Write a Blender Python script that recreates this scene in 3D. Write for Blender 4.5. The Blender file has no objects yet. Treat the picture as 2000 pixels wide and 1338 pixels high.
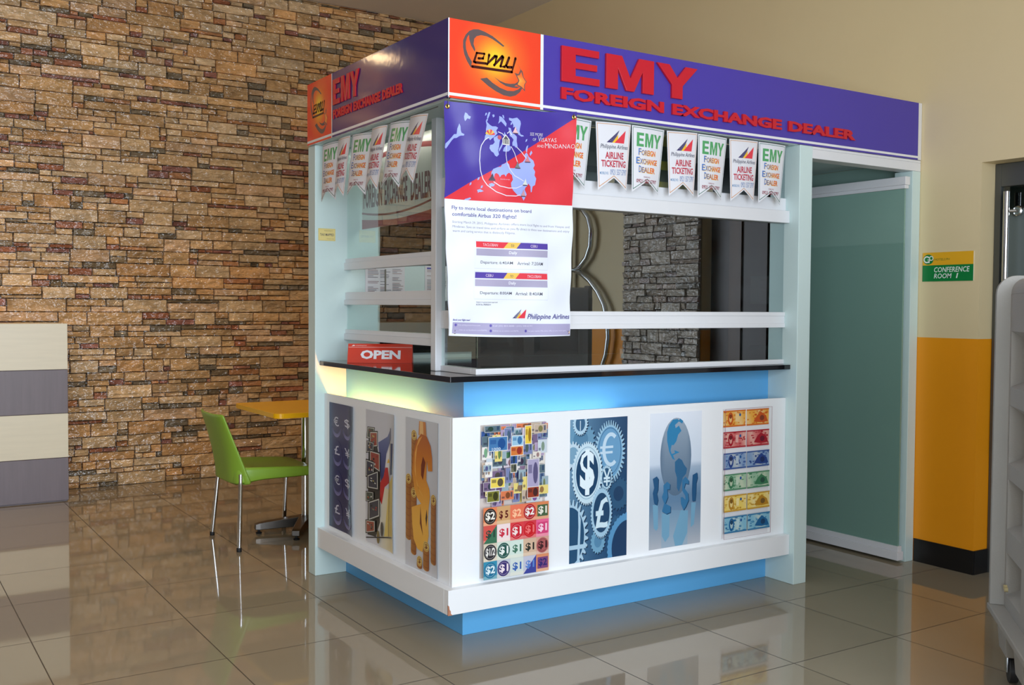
import bpy, bmesh, math, random
from math import sin, cos, pi, radians
from mathutils import Vector, Matrix
from mathutils.geometry import tessellate_polygon
random.seed(11)
scn = bpy.context.scene
COL = scn.collection
# ------------------------------------------------------------------ camera, world, daylight, exposure
cam_data = bpy.data.cameras.new('camera')
cam_data.sensor_width = 36.0
cam_data.lens = 35.843
cam_data.clip_start = 0.05
cam = bpy.data.objects.new('camera', cam_data)
COL.objects.link(cam)
cam.matrix_world = Matrix(((0.841161, 0.013292, -0.540621, -2.121839),
                           (-0.540746, 0.032624, -0.840553, -3.667495),
                           (0.006464, 0.999379, 0.034630, 1.378124),
                           (0, 0, 0, 1)))
scn.camera = cam
scn.view_settings.view_transform = 'Standard'
scn.view_settings.look = 'None'
scn.view_settings.exposure = 0.0
scn.view_settings.gamma = 1.0
scn.view_settings.use_curve_mapping = False
world = bpy.data.worlds.new('daylight_sky')
scn.world = world
world.use_nodes = True
world.node_tree.nodes['Background'].inputs[0].default_value = (0.70, 0.85, 1.0, 1)
world.node_tree.nodes['Background'].inputs[1].default_value = 1.0
scn.cycles.max_bounces = 8
scn.cycles.transparent_max_bounces = 12
scn.cycles.sample_clamp_indirect = 4.0
scn.cycles.caustics_reflective = False
scn.cycles.caustics_refractive = False


def area_light(name, loc, target, sx, sy, power, col):
    d = bpy.data.lights.new(name, 'AREA')
    d.shape = 'RECTANGLE'
    d.size, d.size_y, d.energy, d.color = sx, sy, power, col
    o = bpy.data.objects.new(name, d)
    COL.objects.link(o)
    o.location = loc
    o.rotation_euler = (Vector(target) - Vector(loc)).to_track_quat('-Z', 'Y').to_euler()
    return o


# daylight falling through the tall front windows behind the photographer
area_light('window_daylight', (-1.25, -5.02, 1.75), (-1.25, 0, 1.75), 3.9, 2.9, 272, (0.86, 0.95, 1.06))
area_light('side_window_daylight', (-4.65, -5.02, 1.75), (-4.2, 0, 1.75), 2.4, 2.9, 90, (0.88, 0.95, 1.03))


# ------------------------------------------------------------------ colour and material helpers
def lin(c):
    def f(x):
        x /= 255.0
        return x / 12.92 if x <= 0.04045 else ((x + 0.055) / 1.055) ** 2.4
    return (f(c[0]), f(c[1]), f(c[2]), 1.0)


def new_mat(name):
    m = bpy.data.materials.new(name)
    m.use_nodes = True
    return m, m.node_tree.nodes, m.node_tree.links, m.node_tree.nodes['Principled BSDF']


def mat(name, rgb, rough=0.5, metal=0.0, spec=0.5, var=0.06, vscale=6.0, bump=0.0, bscale=60.0, stretch=None, coat=0.0):
    """procedural paint/plastic/metal: base colour with soft noise variation and optional bump"""
    m, N, L, b = new_mat(name)
    b.inputs['Roughness'].default_value = rough
    b.inputs['Metallic'].default_value = metal
    b.inputs['Specular IOR Level'].default_value = spec
    if coat:
        b.inputs['Coat Weight'].default_value = coat
        b.inputs['Coat Roughness'].default_value = 0.05
    tc = N.new('ShaderNodeTexCoord')
    mp = N.new('ShaderNodeMapping')
    L.new(tc.outputs['Object'], mp.inputs['Vector'])
    if stretch:
        mp.inputs['Scale'].default_value = stretch
    nz = N.new('ShaderNodeTexNoise')
    nz.inputs['Scale'].default_value = vscale
    nz.inputs['Detail'].default_value = 4
    L.new(mp.outputs[0], nz.inputs['Vector'])
    rp = N.new('ShaderNodeMix')
    rp.data_type = 'RGBA'
    c = lin(rgb)
    rp.inputs[6].default_value = tuple(x * (1 - var) for x in c[:3]) + (1,)
    rp.inputs[7].default_value = tuple(min(1, x * (1 + var)) for x in c[:3]) + (1,)
    L.new(nz.outputs['Fac'], rp.inputs[0])
    L.new(rp.outputs[2], b.inputs['Base Color'])
    if bump:
        n2 = N.new('ShaderNodeTexNoise')
        n2.inputs['Scale'].default_value = bscale
        n2.inputs['Detail'].default_value = 5
        L.new(mp.outputs[0], n2.inputs['Vector'])
        bp = N.new('ShaderNodeBump')
        bp.inputs['Strength'].default_value = bump
        bp.inputs['Distance'].default_value = 0.01
        L.new(n2.outputs['Fac'], bp.inputs['Height'])
        L.new(bp.outputs[0], b.inputs['Normal'])
    return m


def print_mat(name, rough=0.35, spec=0.5, bump=0.0, bscale=8.0, coat=0.0, trans=0.0):
    """printed sheet: colour comes from the artwork's own face colours"""
    m, N, L, b = new_mat(name)
    at = N.new('ShaderNodeAttribute')
    at.attribute_name = 'Col'
    L.new(at.outputs['Color'], b.inputs['Base Color'])
    b.inputs['Roughness'].default_value = rough
    b.inputs['Specular IOR Level'].default_value = spec
    if coat:
        b.inputs['Coat Weight'].default_value = coat
        b.inputs['Coat Roughness'].default_value = 0.03
    if bump:
        tc = N.new('ShaderNodeTexCoord')
        n2 = N.new('ShaderNodeTexNoise')
        n2.inputs['Scale'].default_value = bscale
        n2.inputs['Detail'].default_value = 2
        L.new(tc.outputs['Object'], n2.inputs['Vector'])
        bp = N.new('ShaderNodeBump')
        bp.inputs['Strength'].default_value = bump
        bp.inputs['Distance'].default_value = 0.02
        L.new(n2.outputs['Fac'], bp.inputs['Height'])
        L.new(bp.outputs[0], b.inputs['Normal'])
    return m


def emit_mat(name, col, strength):
    m, N, L, b = new_mat(name)
    b.inputs['Base Color'].default_value = col + (1,)
    b.inputs['Emission Color'].default_value = col + (1,)
    b.inputs['Emission Strength'].default_value = strength
    nz = N.new('ShaderNodeTexNoise')
    mr = N.new('ShaderNodeMapRange')
    mr.inputs[3].default_value = strength * 0.95
    mr.inputs[4].default_value = strength * 1.05
    L.new(nz.outputs['Fac'], mr.inputs[0])
    L.new(mr.outputs[0], b.inputs['Emission Strength'])
    return m


def glass_mat(name, tint, ior=1.5, rough=0.0, gain=1.6):
    m, N, L, b = new_mat(name)
    N.remove(b)
    out = N['Material Output']
    tr = N.new('ShaderNodeBsdfTransparent')
    tr.inputs[0].default_value = tint + (1,)
    gl = N.new('ShaderNodeBsdfGlossy')
    gl.inputs['Roughness'].default_value = rough
    gl.inputs['Color'].default_value = (0.93, 0.98, 1.0, 1)
    fr = N.new('ShaderNodeFresnel')
    nz = N.new('ShaderNodeTexNoise')          # faint smears vary the reflectance
    nz.inputs['Scale'].default_value = 3.0
    mr = N.new('ShaderNodeMapRange')
    mr.inputs[3].default_value = ior - 0.02
    mr.inputs[4].default_value = ior + 0.02
    L.new(nz.outputs['Fac'], mr.inputs[0])
    L.new(mr.outputs[0], fr.inputs['IOR'])
    mx = N.new('ShaderNodeMixShader')
    # one reflection per pane: both faces' reflectance is taken at the face the ray enters
    geo = N.new('ShaderNodeNewGeometry')
    inv = N.new('ShaderNodeMath')
    inv.operation = 'SUBTRACT'
    inv.inputs[0].default_value = gain
    ml = N.new('ShaderNodeMath')
    ml.operation = 'MULTIPLY'
    ml.inputs[1].default_value = gain
    L.new(geo.outputs['Backfacing'], ml.inputs[0])
    L.new(ml.outputs[0], inv.inputs[1])
    m3 = N.new('ShaderNodeMath')
    m3.operation = 'MULTIPLY'
    m3.use_clamp = True
    L.new(fr.outputs[0], m3.inputs[0])
    L.new(inv.outputs[0], m3.inputs[1])
    L.new(m3.outputs[0], mx.inputs[0])
    L.new(tr.outputs[0], mx.inputs[1])
    L.new(gl.outputs[0], mx.inputs[2])
    L.new(mx.outputs[0], out.inputs['Surface'])
    return m


# ------------------------------------------------------------------ mesh helpers
class MB:
    """collects shapes for ONE mesh object (world coordinates)"""

    def __init__(s):
        s.v, s.f, s.m, s.sm = [], [], [], []

    def add(s, vs, fs, mi=0, smooth=False):
        o = len(s.v)
        s.v += [tuple(p) for p in vs]
        for f in fs:
            s.f.append([o + i for i in f])
            s.m.append(mi)
            s.sm.append(smooth)
        return s

    def box(s, x0, x1, y0, y1, z0, z1, mi=0):
        v = [(x0, y0, z0), (x1, y0, z0), (x1, y1, z0), (x0, y1, z0), (x0, y0, z1), (x1, y0, z1), (x1, y1, z1), (x0, y1, z1)]
        return s.add(v, [(0, 3, 2, 1), (4, 5, 6, 7), (0, 1, 5, 4), (1, 2, 6, 5), (2, 3, 7, 6), (3, 0, 4, 7)], mi)

    def obox(s, o, ax, ay, az, mi=0):
        """box from corner o spanned by three vectors"""
        o, ax, ay, az = map(Vector, (o, ax, ay, az))
        v = [o, o + ax, o + ax + ay, o + ay]
        v += [p + az for p in v]
        return s.add(v, [(0, 3, 2, 1), (4, 5, 6, 7), (0, 1, 5, 4), (1, 2, 6, 5), (2, 3, 7, 6), (3, 0, 4, 7)], mi)

    def prism(s, pts, vec, mi=0):
        """closed outline (3D points) pushed along vec"""
        n = len(pts)
        vec = Vector(vec)
        vs = [Vector(p) for p in pts] + [Vector(p) + vec for p in pts]
        fs = [(i, (i + 1) % n, n + (i + 1) % n, n + i) for i in range(n)]
        tri = tessellate_polygon([[Vector(p) for p in pts]])
        fs += [tuple(t) for t in tri] + [tuple(n + i for i in reversed(t)) for t in tri]
        return s.add(vs, fs, mi)

    def tube(s, pts, r, seg=12, mi=0, cap=True):
        pts = [Vector(p) for p in pts]
        rs = r if isinstance(r, (list, tuple)) else [r] * len(pts)
        vs, fs = [], []
        up = None
        for i, p in enumerate(pts):
            t = (pts[min(i + 1, len(pts) - 1)] - pts[max(i - 1, 0)]).normalized()
            if up is None:
                up = Vector((0, 0, 1)) if abs(t.z) < 0.9 else Vector((1, 0, 0))
            a = t.cross(up).normalized()
            b = a.cross(t).normalized()
            up = b
            vs += [p + (a * cos(2 * pi * k / seg) + b * sin(2 * pi * k / seg)) * rs[i] for k in range(seg)]
        for i in range(len(pts) - 1):
            for k in range(seg):
                k2 = (k + 1) % seg
                fs.append((i * seg + k, i * seg + k2, (i + 1) * seg + k2, (i + 1) * seg + k))
        if cap:
            fs.append(tuple(range(seg - 1, -1, -1)))
            fs.append(tuple((len(pts) - 1) * seg + k for k in range(seg)))
        return s.add(vs, fs, mi, True)

    def lathe(s, c, prof, seg=20, axis='z', mi=0):
        c = Vector(c)
        vs, fs = [], []
        for r, h in prof:
            for k in range(seg):
                a = 2 * pi * k / seg
                if axis == 'z':
                    d = (r * cos(a), r * sin(a), h)
                elif axis == 'x':
                    d = (h, r * cos(a), r * sin(a))
                else:
                    d = (r * sin(a), h, r * cos(a))
                vs.append(c + Vector(d))
        for i in range(len(prof) - 1):
            for k in range(seg):
                k2 = (k + 1) % seg
                fs.append((i * seg + k, i * seg + k2, (i + 1) * seg + k2, (i + 1) * seg + k))
        fs.append(tuple(range(seg - 1, -1, -1)))
        fs.append(tuple((len(prof) - 1) * seg + k for k in range(seg)))
        return s.add(vs, fs, mi, True)

    def mesh(s, name, mats, off=(0, 0, 0)):
        me = bpy.data.meshes.new(name)
        off = Vector(off)
        me.from_pydata([Vector(p) - off for p in s.v], [], s.f)
        for m in (mats if isinstance(mats, (list, tuple)) else [mats]):
            me.materials.append(m)
        me.polygons.foreach_set('material_index', s.m)
        me.polygons.foreach_set('use_smooth', s.sm)
        bm = bmesh.new()
        bm.from_mesh(me)
        bmesh.ops.recalc_face_normals(bm, faces=bm.faces)
        bm.to_mesh(me)
        bm.free()
        if any(s.sm):
            me.set_sharp_from_angle(angle=radians(40))
        return me


ROOT = {}


def tag(o, label=None, cat=None, group=None, kind=None):
    if label:
        o['label'] = label
    if cat:
        o['category'] = cat
    if group:
        o['group'] = group
    if kind:
        o['kind'] = kind
    return o


def thing(name, label, cat, loc=(0, 0, 0), group=None):
    o = bpy.data.objects.new(name, None)
    COL.objects.link(o)
    o.location = loc
    o.empty_display_size = 0.1
    ROOT[o.name] = Vector(loc)
    return tag(o, label, cat, group)


def origin_of(o):
    p = Vector((0, 0, 0))
    while o:
        p = p + Vector(o.location)
        o = o.parent
    return p


def link(name, me, parent=None, loc=(0, 0, 0)):
    o = bpy.data.objects.new(name, me)
    COL.objects.link(o)
    if parent:
        o.parent = parent
    else:
        o.location = loc
    return o


def obj(name, mb, mats, parent=None, loc=(0, 0, 0), bevel=0.0, subsurf=0):
    off = origin_of(parent) if parent else loc
    o = link(name, mb.mesh(name, mats, off), parent, loc)
    if bevel:
        b = o.modifiers.new('bevel', 'BEVEL')
        b.width = bevel
        b.segments = 2
        b.limit_method = 'ANGLE'
        b.angle_limit = radians(50)
    if subsurf:
        b = o.modifiers.new('subsurf', 'SUBSURF')
        b.levels = b.render_levels = subsurf
    return o


def struct(name, mb, mats, bevel=0.0):
    return tag(obj(name, mb, mats, bevel=bevel), kind='structure')


# ------------------------------------------------------------------ artwork: flat printed shapes with their own ink colours
TXT = {}


def text_tris(s, bold=0.0, shear=0.0):
    key = (s, bold, shear)
    if key not in TXT:
        c = bpy.data.curves.new('lettering', 'FONT')
        c.body = s
        c.size = 1.0
        c.offset = bold
        c.shear = shear
        c.resolution_u = 2
        o = bpy.data.objects.new('lettering', c)
        COL.objects.link(o)
        bpy.context.view_layer.update()
        ev = o.evaluated_get(bpy.context.evaluated_depsgraph_get())
        me = ev.to_mesh()
        me.calc_loop_triangles()
        P = [(v.co.x, v.co.y) for v in me.vertices]
        T = [tuple(P[i] for i in t.vertices) for t in me.loop_triangles]
        xs = [p[0] for p in P] or [0, 1]
        ys = [p[1] for p in P] or [0, 1]
        ev.to_mesh_clear()
        bpy.data.objects.remove(o)
        bpy.data.curves.remove(c)
        TXT[key] = (T, (min(xs), max(xs), min(ys), max(ys)))
    return TXT[key]


def ell(cx, cy, rx, ry, n=28, a0=0.0, a1=2 * pi):
    k = n if a1 - a0 > 6.28 else n + 1
    return [(cx + rx * cos(a0 + (a1 - a0) * i / n), cy + ry * sin(a0 + (a1 - a0) * i / n)) for i in range(k)]


def rect(a, b, c, d):
    return [(a, c), (b, c), (b, d), (a, d)]


class Art:
    """sheet w x h metres, drawn in 0..1 coordinates; every shape keeps its own print colour"""

    def __init__(s, w, h):
        s.w, s.h, s.t, s.n = w, h, [], 1

    def tri(s, pts, col, layer):
        s.t.append((pts, col, layer))

    def poly(s, pts, col, layer=None):
        if layer is None:
            s.n += 1
            layer = s.n
        c = (lambda p, q=lin(col): q) if not callable(col) else col
        V = [Vector((p[0] * s.w, p[1] * s.h, 0)) for p in pts]
        for t in tessellate_polygon([V]):
            s.tri([pts[i] for i in t], c, layer)
        return s

    def grad(s, a, b, c, d, fn, nx=12, ny=12, layer=None):
        """rectangle whose printed colour is fn(x, y) -> srgb"""
        if layer is None:
            s.n += 1
            layer = s.n
        q = lambda p: lin(fn(p[0], p[1]))
        for i in range(nx):
            for j in range(ny):
                x0, x1 = a + (b - a) * i / nx, a + (b - a) * (i + 1) / nx
                y0, y1 = c + (d - c) * j / ny, c + (d - c) * (j + 1) / ny
                s.tri([(x0, y0), (x1, y0), (x1, y1)], q, layer)
                s.tri([(x0, y0), (x1, y1), (x0, y1)], q, layer)
        return s

    def fan(s, cx, cy, rx, ry, fn, n=28, rings=4):
        """ellipse with printed colour fn(x, y)"""
        s.n += 1
        q = lambda p: lin(fn(p[0], p[1]))
        R = [ell(cx, cy, rx * (k + 1) / rings, ry * (k + 1) / rings, n) for k in range(rings)]
        for i in range(n):
            j = (i + 1) % n
            s.tri([(cx, cy), R[0][i], R[0][j]], q, s.n)
            for k in range(rings - 1):
                s.tri([R[k][i], R[k + 1][i], R[k + 1][j]], q, s.n)
                s.tri([R[k][i], R[k + 1][j], R[k][j]], q, s.n)
        return s

    def line(s, pts, wid, col, layer=None, closed=False):
        if layer is None:
            s.n += 1
            layer = s.n
        c = (lambda p, q=lin(col): q) if not callable(col) else col
        M = [Vector((p[0] * s.w, p[1] * s.h)) for p in pts]
        if closed:
            M.append(M[0])
        ws = wid if isinstance(wid, (list, tuple)) else [wid] * len(M)
        L, Rr = [], []
        for i, p in enumerate(M):
            if closed and i in (0, len(M) - 1):
                d = (M[1] - M[-2])
            else:
                d = M[min(i + 1, len(M) - 1)] - M[max(i - 1, 0)]
            d = d.normalized() if d.length else Vector((1, 0))
            n = Vector((-d.y, d.x)) * ws[i] / 2
            L.append(((p + n).x / s.w, (p + n).y / s.h))
            Rr.append(((p - n).x / s.w, (p - n).y / s.h))
        for i in range(len(M) - 1):
            s.tri([L[i], Rr[i], Rr[i + 1]], c, layer)
            s.tri([L[i], Rr[i + 1], L[i + 1]], c, layer)
        return s

    def stroke(s, pts, wid, col):
        """line with round joins"""
        s.line(pts, wid, col)
        for p in pts:
            s.poly(ell(p[0], p[1], wid / 2 / s.w, wid / 2 / s.h, 10), col, s.n)
        return s

    def text(s, st, x0, x1, y0, y1, col, bold=0.0, shear=0.0, layer=None):
        """lettering fitted into the box x0..x1, y0..y1 (bounding box of the glyphs)"""
        if layer is None:
            s.n += 1
            layer = s.n
        T, (a, b, c, d) = text_tris(st, bold, shear)
        fx, fy = (x1 - x0) / (b - a), (y1 - y0) / (d - c)
        cc = (lambda p, q=lin(col): q) if not callable(col) else col
        for t in T:
            s.tri([(x0 + (p[0] - a) * fx, y0 + (p[1] - c) * fy) for p in t], cc, layer)
        return s

    def mesh(s, name, mapf, mats, back=None, thick=0.0015, cut=None, gap=0.00005, off=(0, 0, 0), outline=None):
        """mapf(x, y, d) -> world point, d metres in front of the sheet. back = srgb of the sheet itself"""
        bm = bmesh.new()
        cl = bm.loops.layers.float_color.new('Col')
        ly = bm.faces.layers.int.new('lay')
        for pts, c, layer in s.t:
            vs = [bm.verts.new((p[0], p[1], layer * gap)) for p in pts]
            f = bm.faces.new(vs)
            f[ly] = layer
            for lp, p in zip(f.loops, pts):
                lp[cl] = c(p)
        if back is not None:
            o = outline or rect(0, 1, 0, 1)
            tri = tessellate_polygon([[Vector((p[0] * s.w, p[1] * s.h, 0)) for p in o]])
            q = lin(back)
            for z in (0.0, -thick):
                vs = [bm.verts.new((p[0], p[1], z)) for p in o]
                for t in tri:
                    f = bm.faces.new([vs[i] for i in t])
                    for lp in f.loops:
                        lp[cl] = q
            n = len(o)
            for i in range(n):
                a, b = o[i], o[(i + 1) % n]
                f = bm.faces.new([bm.verts.new((a[0], a[1], 0)), bm.verts.new((b[0], b[1], 0)), bm.verts.new((b[0], b[1], -thick)), bm.verts.new((a[0], a[1], -thick))])
                for lp in f.loops:
                    lp[cl] = q
        off = Vector(off)
        nrm = None
        if cut:
            nx, ny = cut
            for no, ks in (((1, 0, 0), [k / nx for k in range(1, nx)]), ((0, 1, 0), [k / ny for k in range(1, ny)])):
                for k in ks:
                    bmesh.ops.bisect_plane(bm, geom=bm.verts[:] + bm.edges[:] + bm.faces[:], plane_co=Vector(no) * k, plane_no=no, dist=1e-6)
            for k in range(1, nx + ny):
                bmesh.ops.bisect_plane(bm, geom=bm.verts[:] + bm.edges[:] + bm.faces[:], plane_co=(k / nx, 0, 0), plane_no=(nx, ny, 0), dist=1e-6)
            smooth = mapf
            node = {}

            def at_node(i, j, d):
                if (i, j) not in node:
                    p0, p1 = smooth(i / nx, j / ny, 0.0), smooth(i / nx, j / ny, 1.0)
                    node[(i, j)] = (p0, p1 - p0)
                return node[(i, j)][0] + node[(i, j)][1] * d

            def mapf(x, y, d):          # the same facets for every printed layer
                gx, gy = x * nx, y * ny
                i, j = math.floor(gx + 1e-9), math.floor(gy + 1e-9)
                a, b = gx - i, gy - j
                if a + b <= 1:
                    return at_node(i, j, d) * (1 - a - b) + at_node(i + 1, j, d) * a + at_node(i, j + 1, d) * b
                return at_node(i + 1, j + 1, d) * (a + b - 1) + at_node(i + 1, j, d) * (1 - b) + at_node(i, j + 1, d) * (1 - a)

            e = 1e-3
            bm.normal_update()
            nrm = []
            for v in bm.verts:
                x, y = v.co.x, v.co.y
                n = (smooth(x + e, y, 0) - smooth(x - e, y, 0)).cross(smooth(x, y + e, 0) - smooth(x, y - e, 0)).normalized()
                nrm.append(n if n.dot(smooth(x, y, 1) - smooth(x, y, 0)) > 0 else -n)
        for v in bm.verts:
            v.co = Vector(mapf(v.co.x, v.co.y, v.co.z)) - off
        bm.verts.index_update()
        if nrm:
            for f in bm.faces:              # face the same way as the sheet, so that the smooth normals hold
                f.smooth = True
                f.normal_update()
                if f.normal.dot(nrm[f.verts[0].index]) < 0:
                    f.normal_flip()
        me = bpy.data.meshes.new(name)
        bm.to_mesh(me)
        bm.free()
        if nrm:
            me.normals_split_custom_set_from_vertices([tuple(n) for n in nrm])
        for m in (mats if isinstance(mats, (list, tuple)) else [mats]):
            me.materials.append(m)
        return me


def plane_map(o, u, v, n):
    """flat sheet: corner o, full-width vector u, full-height vector v, outward normal n"""
    o, u, v, n = Vector(o), Vector(u), Vector(v), Vector(n)
    return lambda x, y, d: o + u * x + v * y + n * d


def mix3(a, b, t):
    t = max(0.0, min(1.0, t))
    return tuple(a[i] + (b[i] - a[i]) * t for i in range(3))

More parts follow.
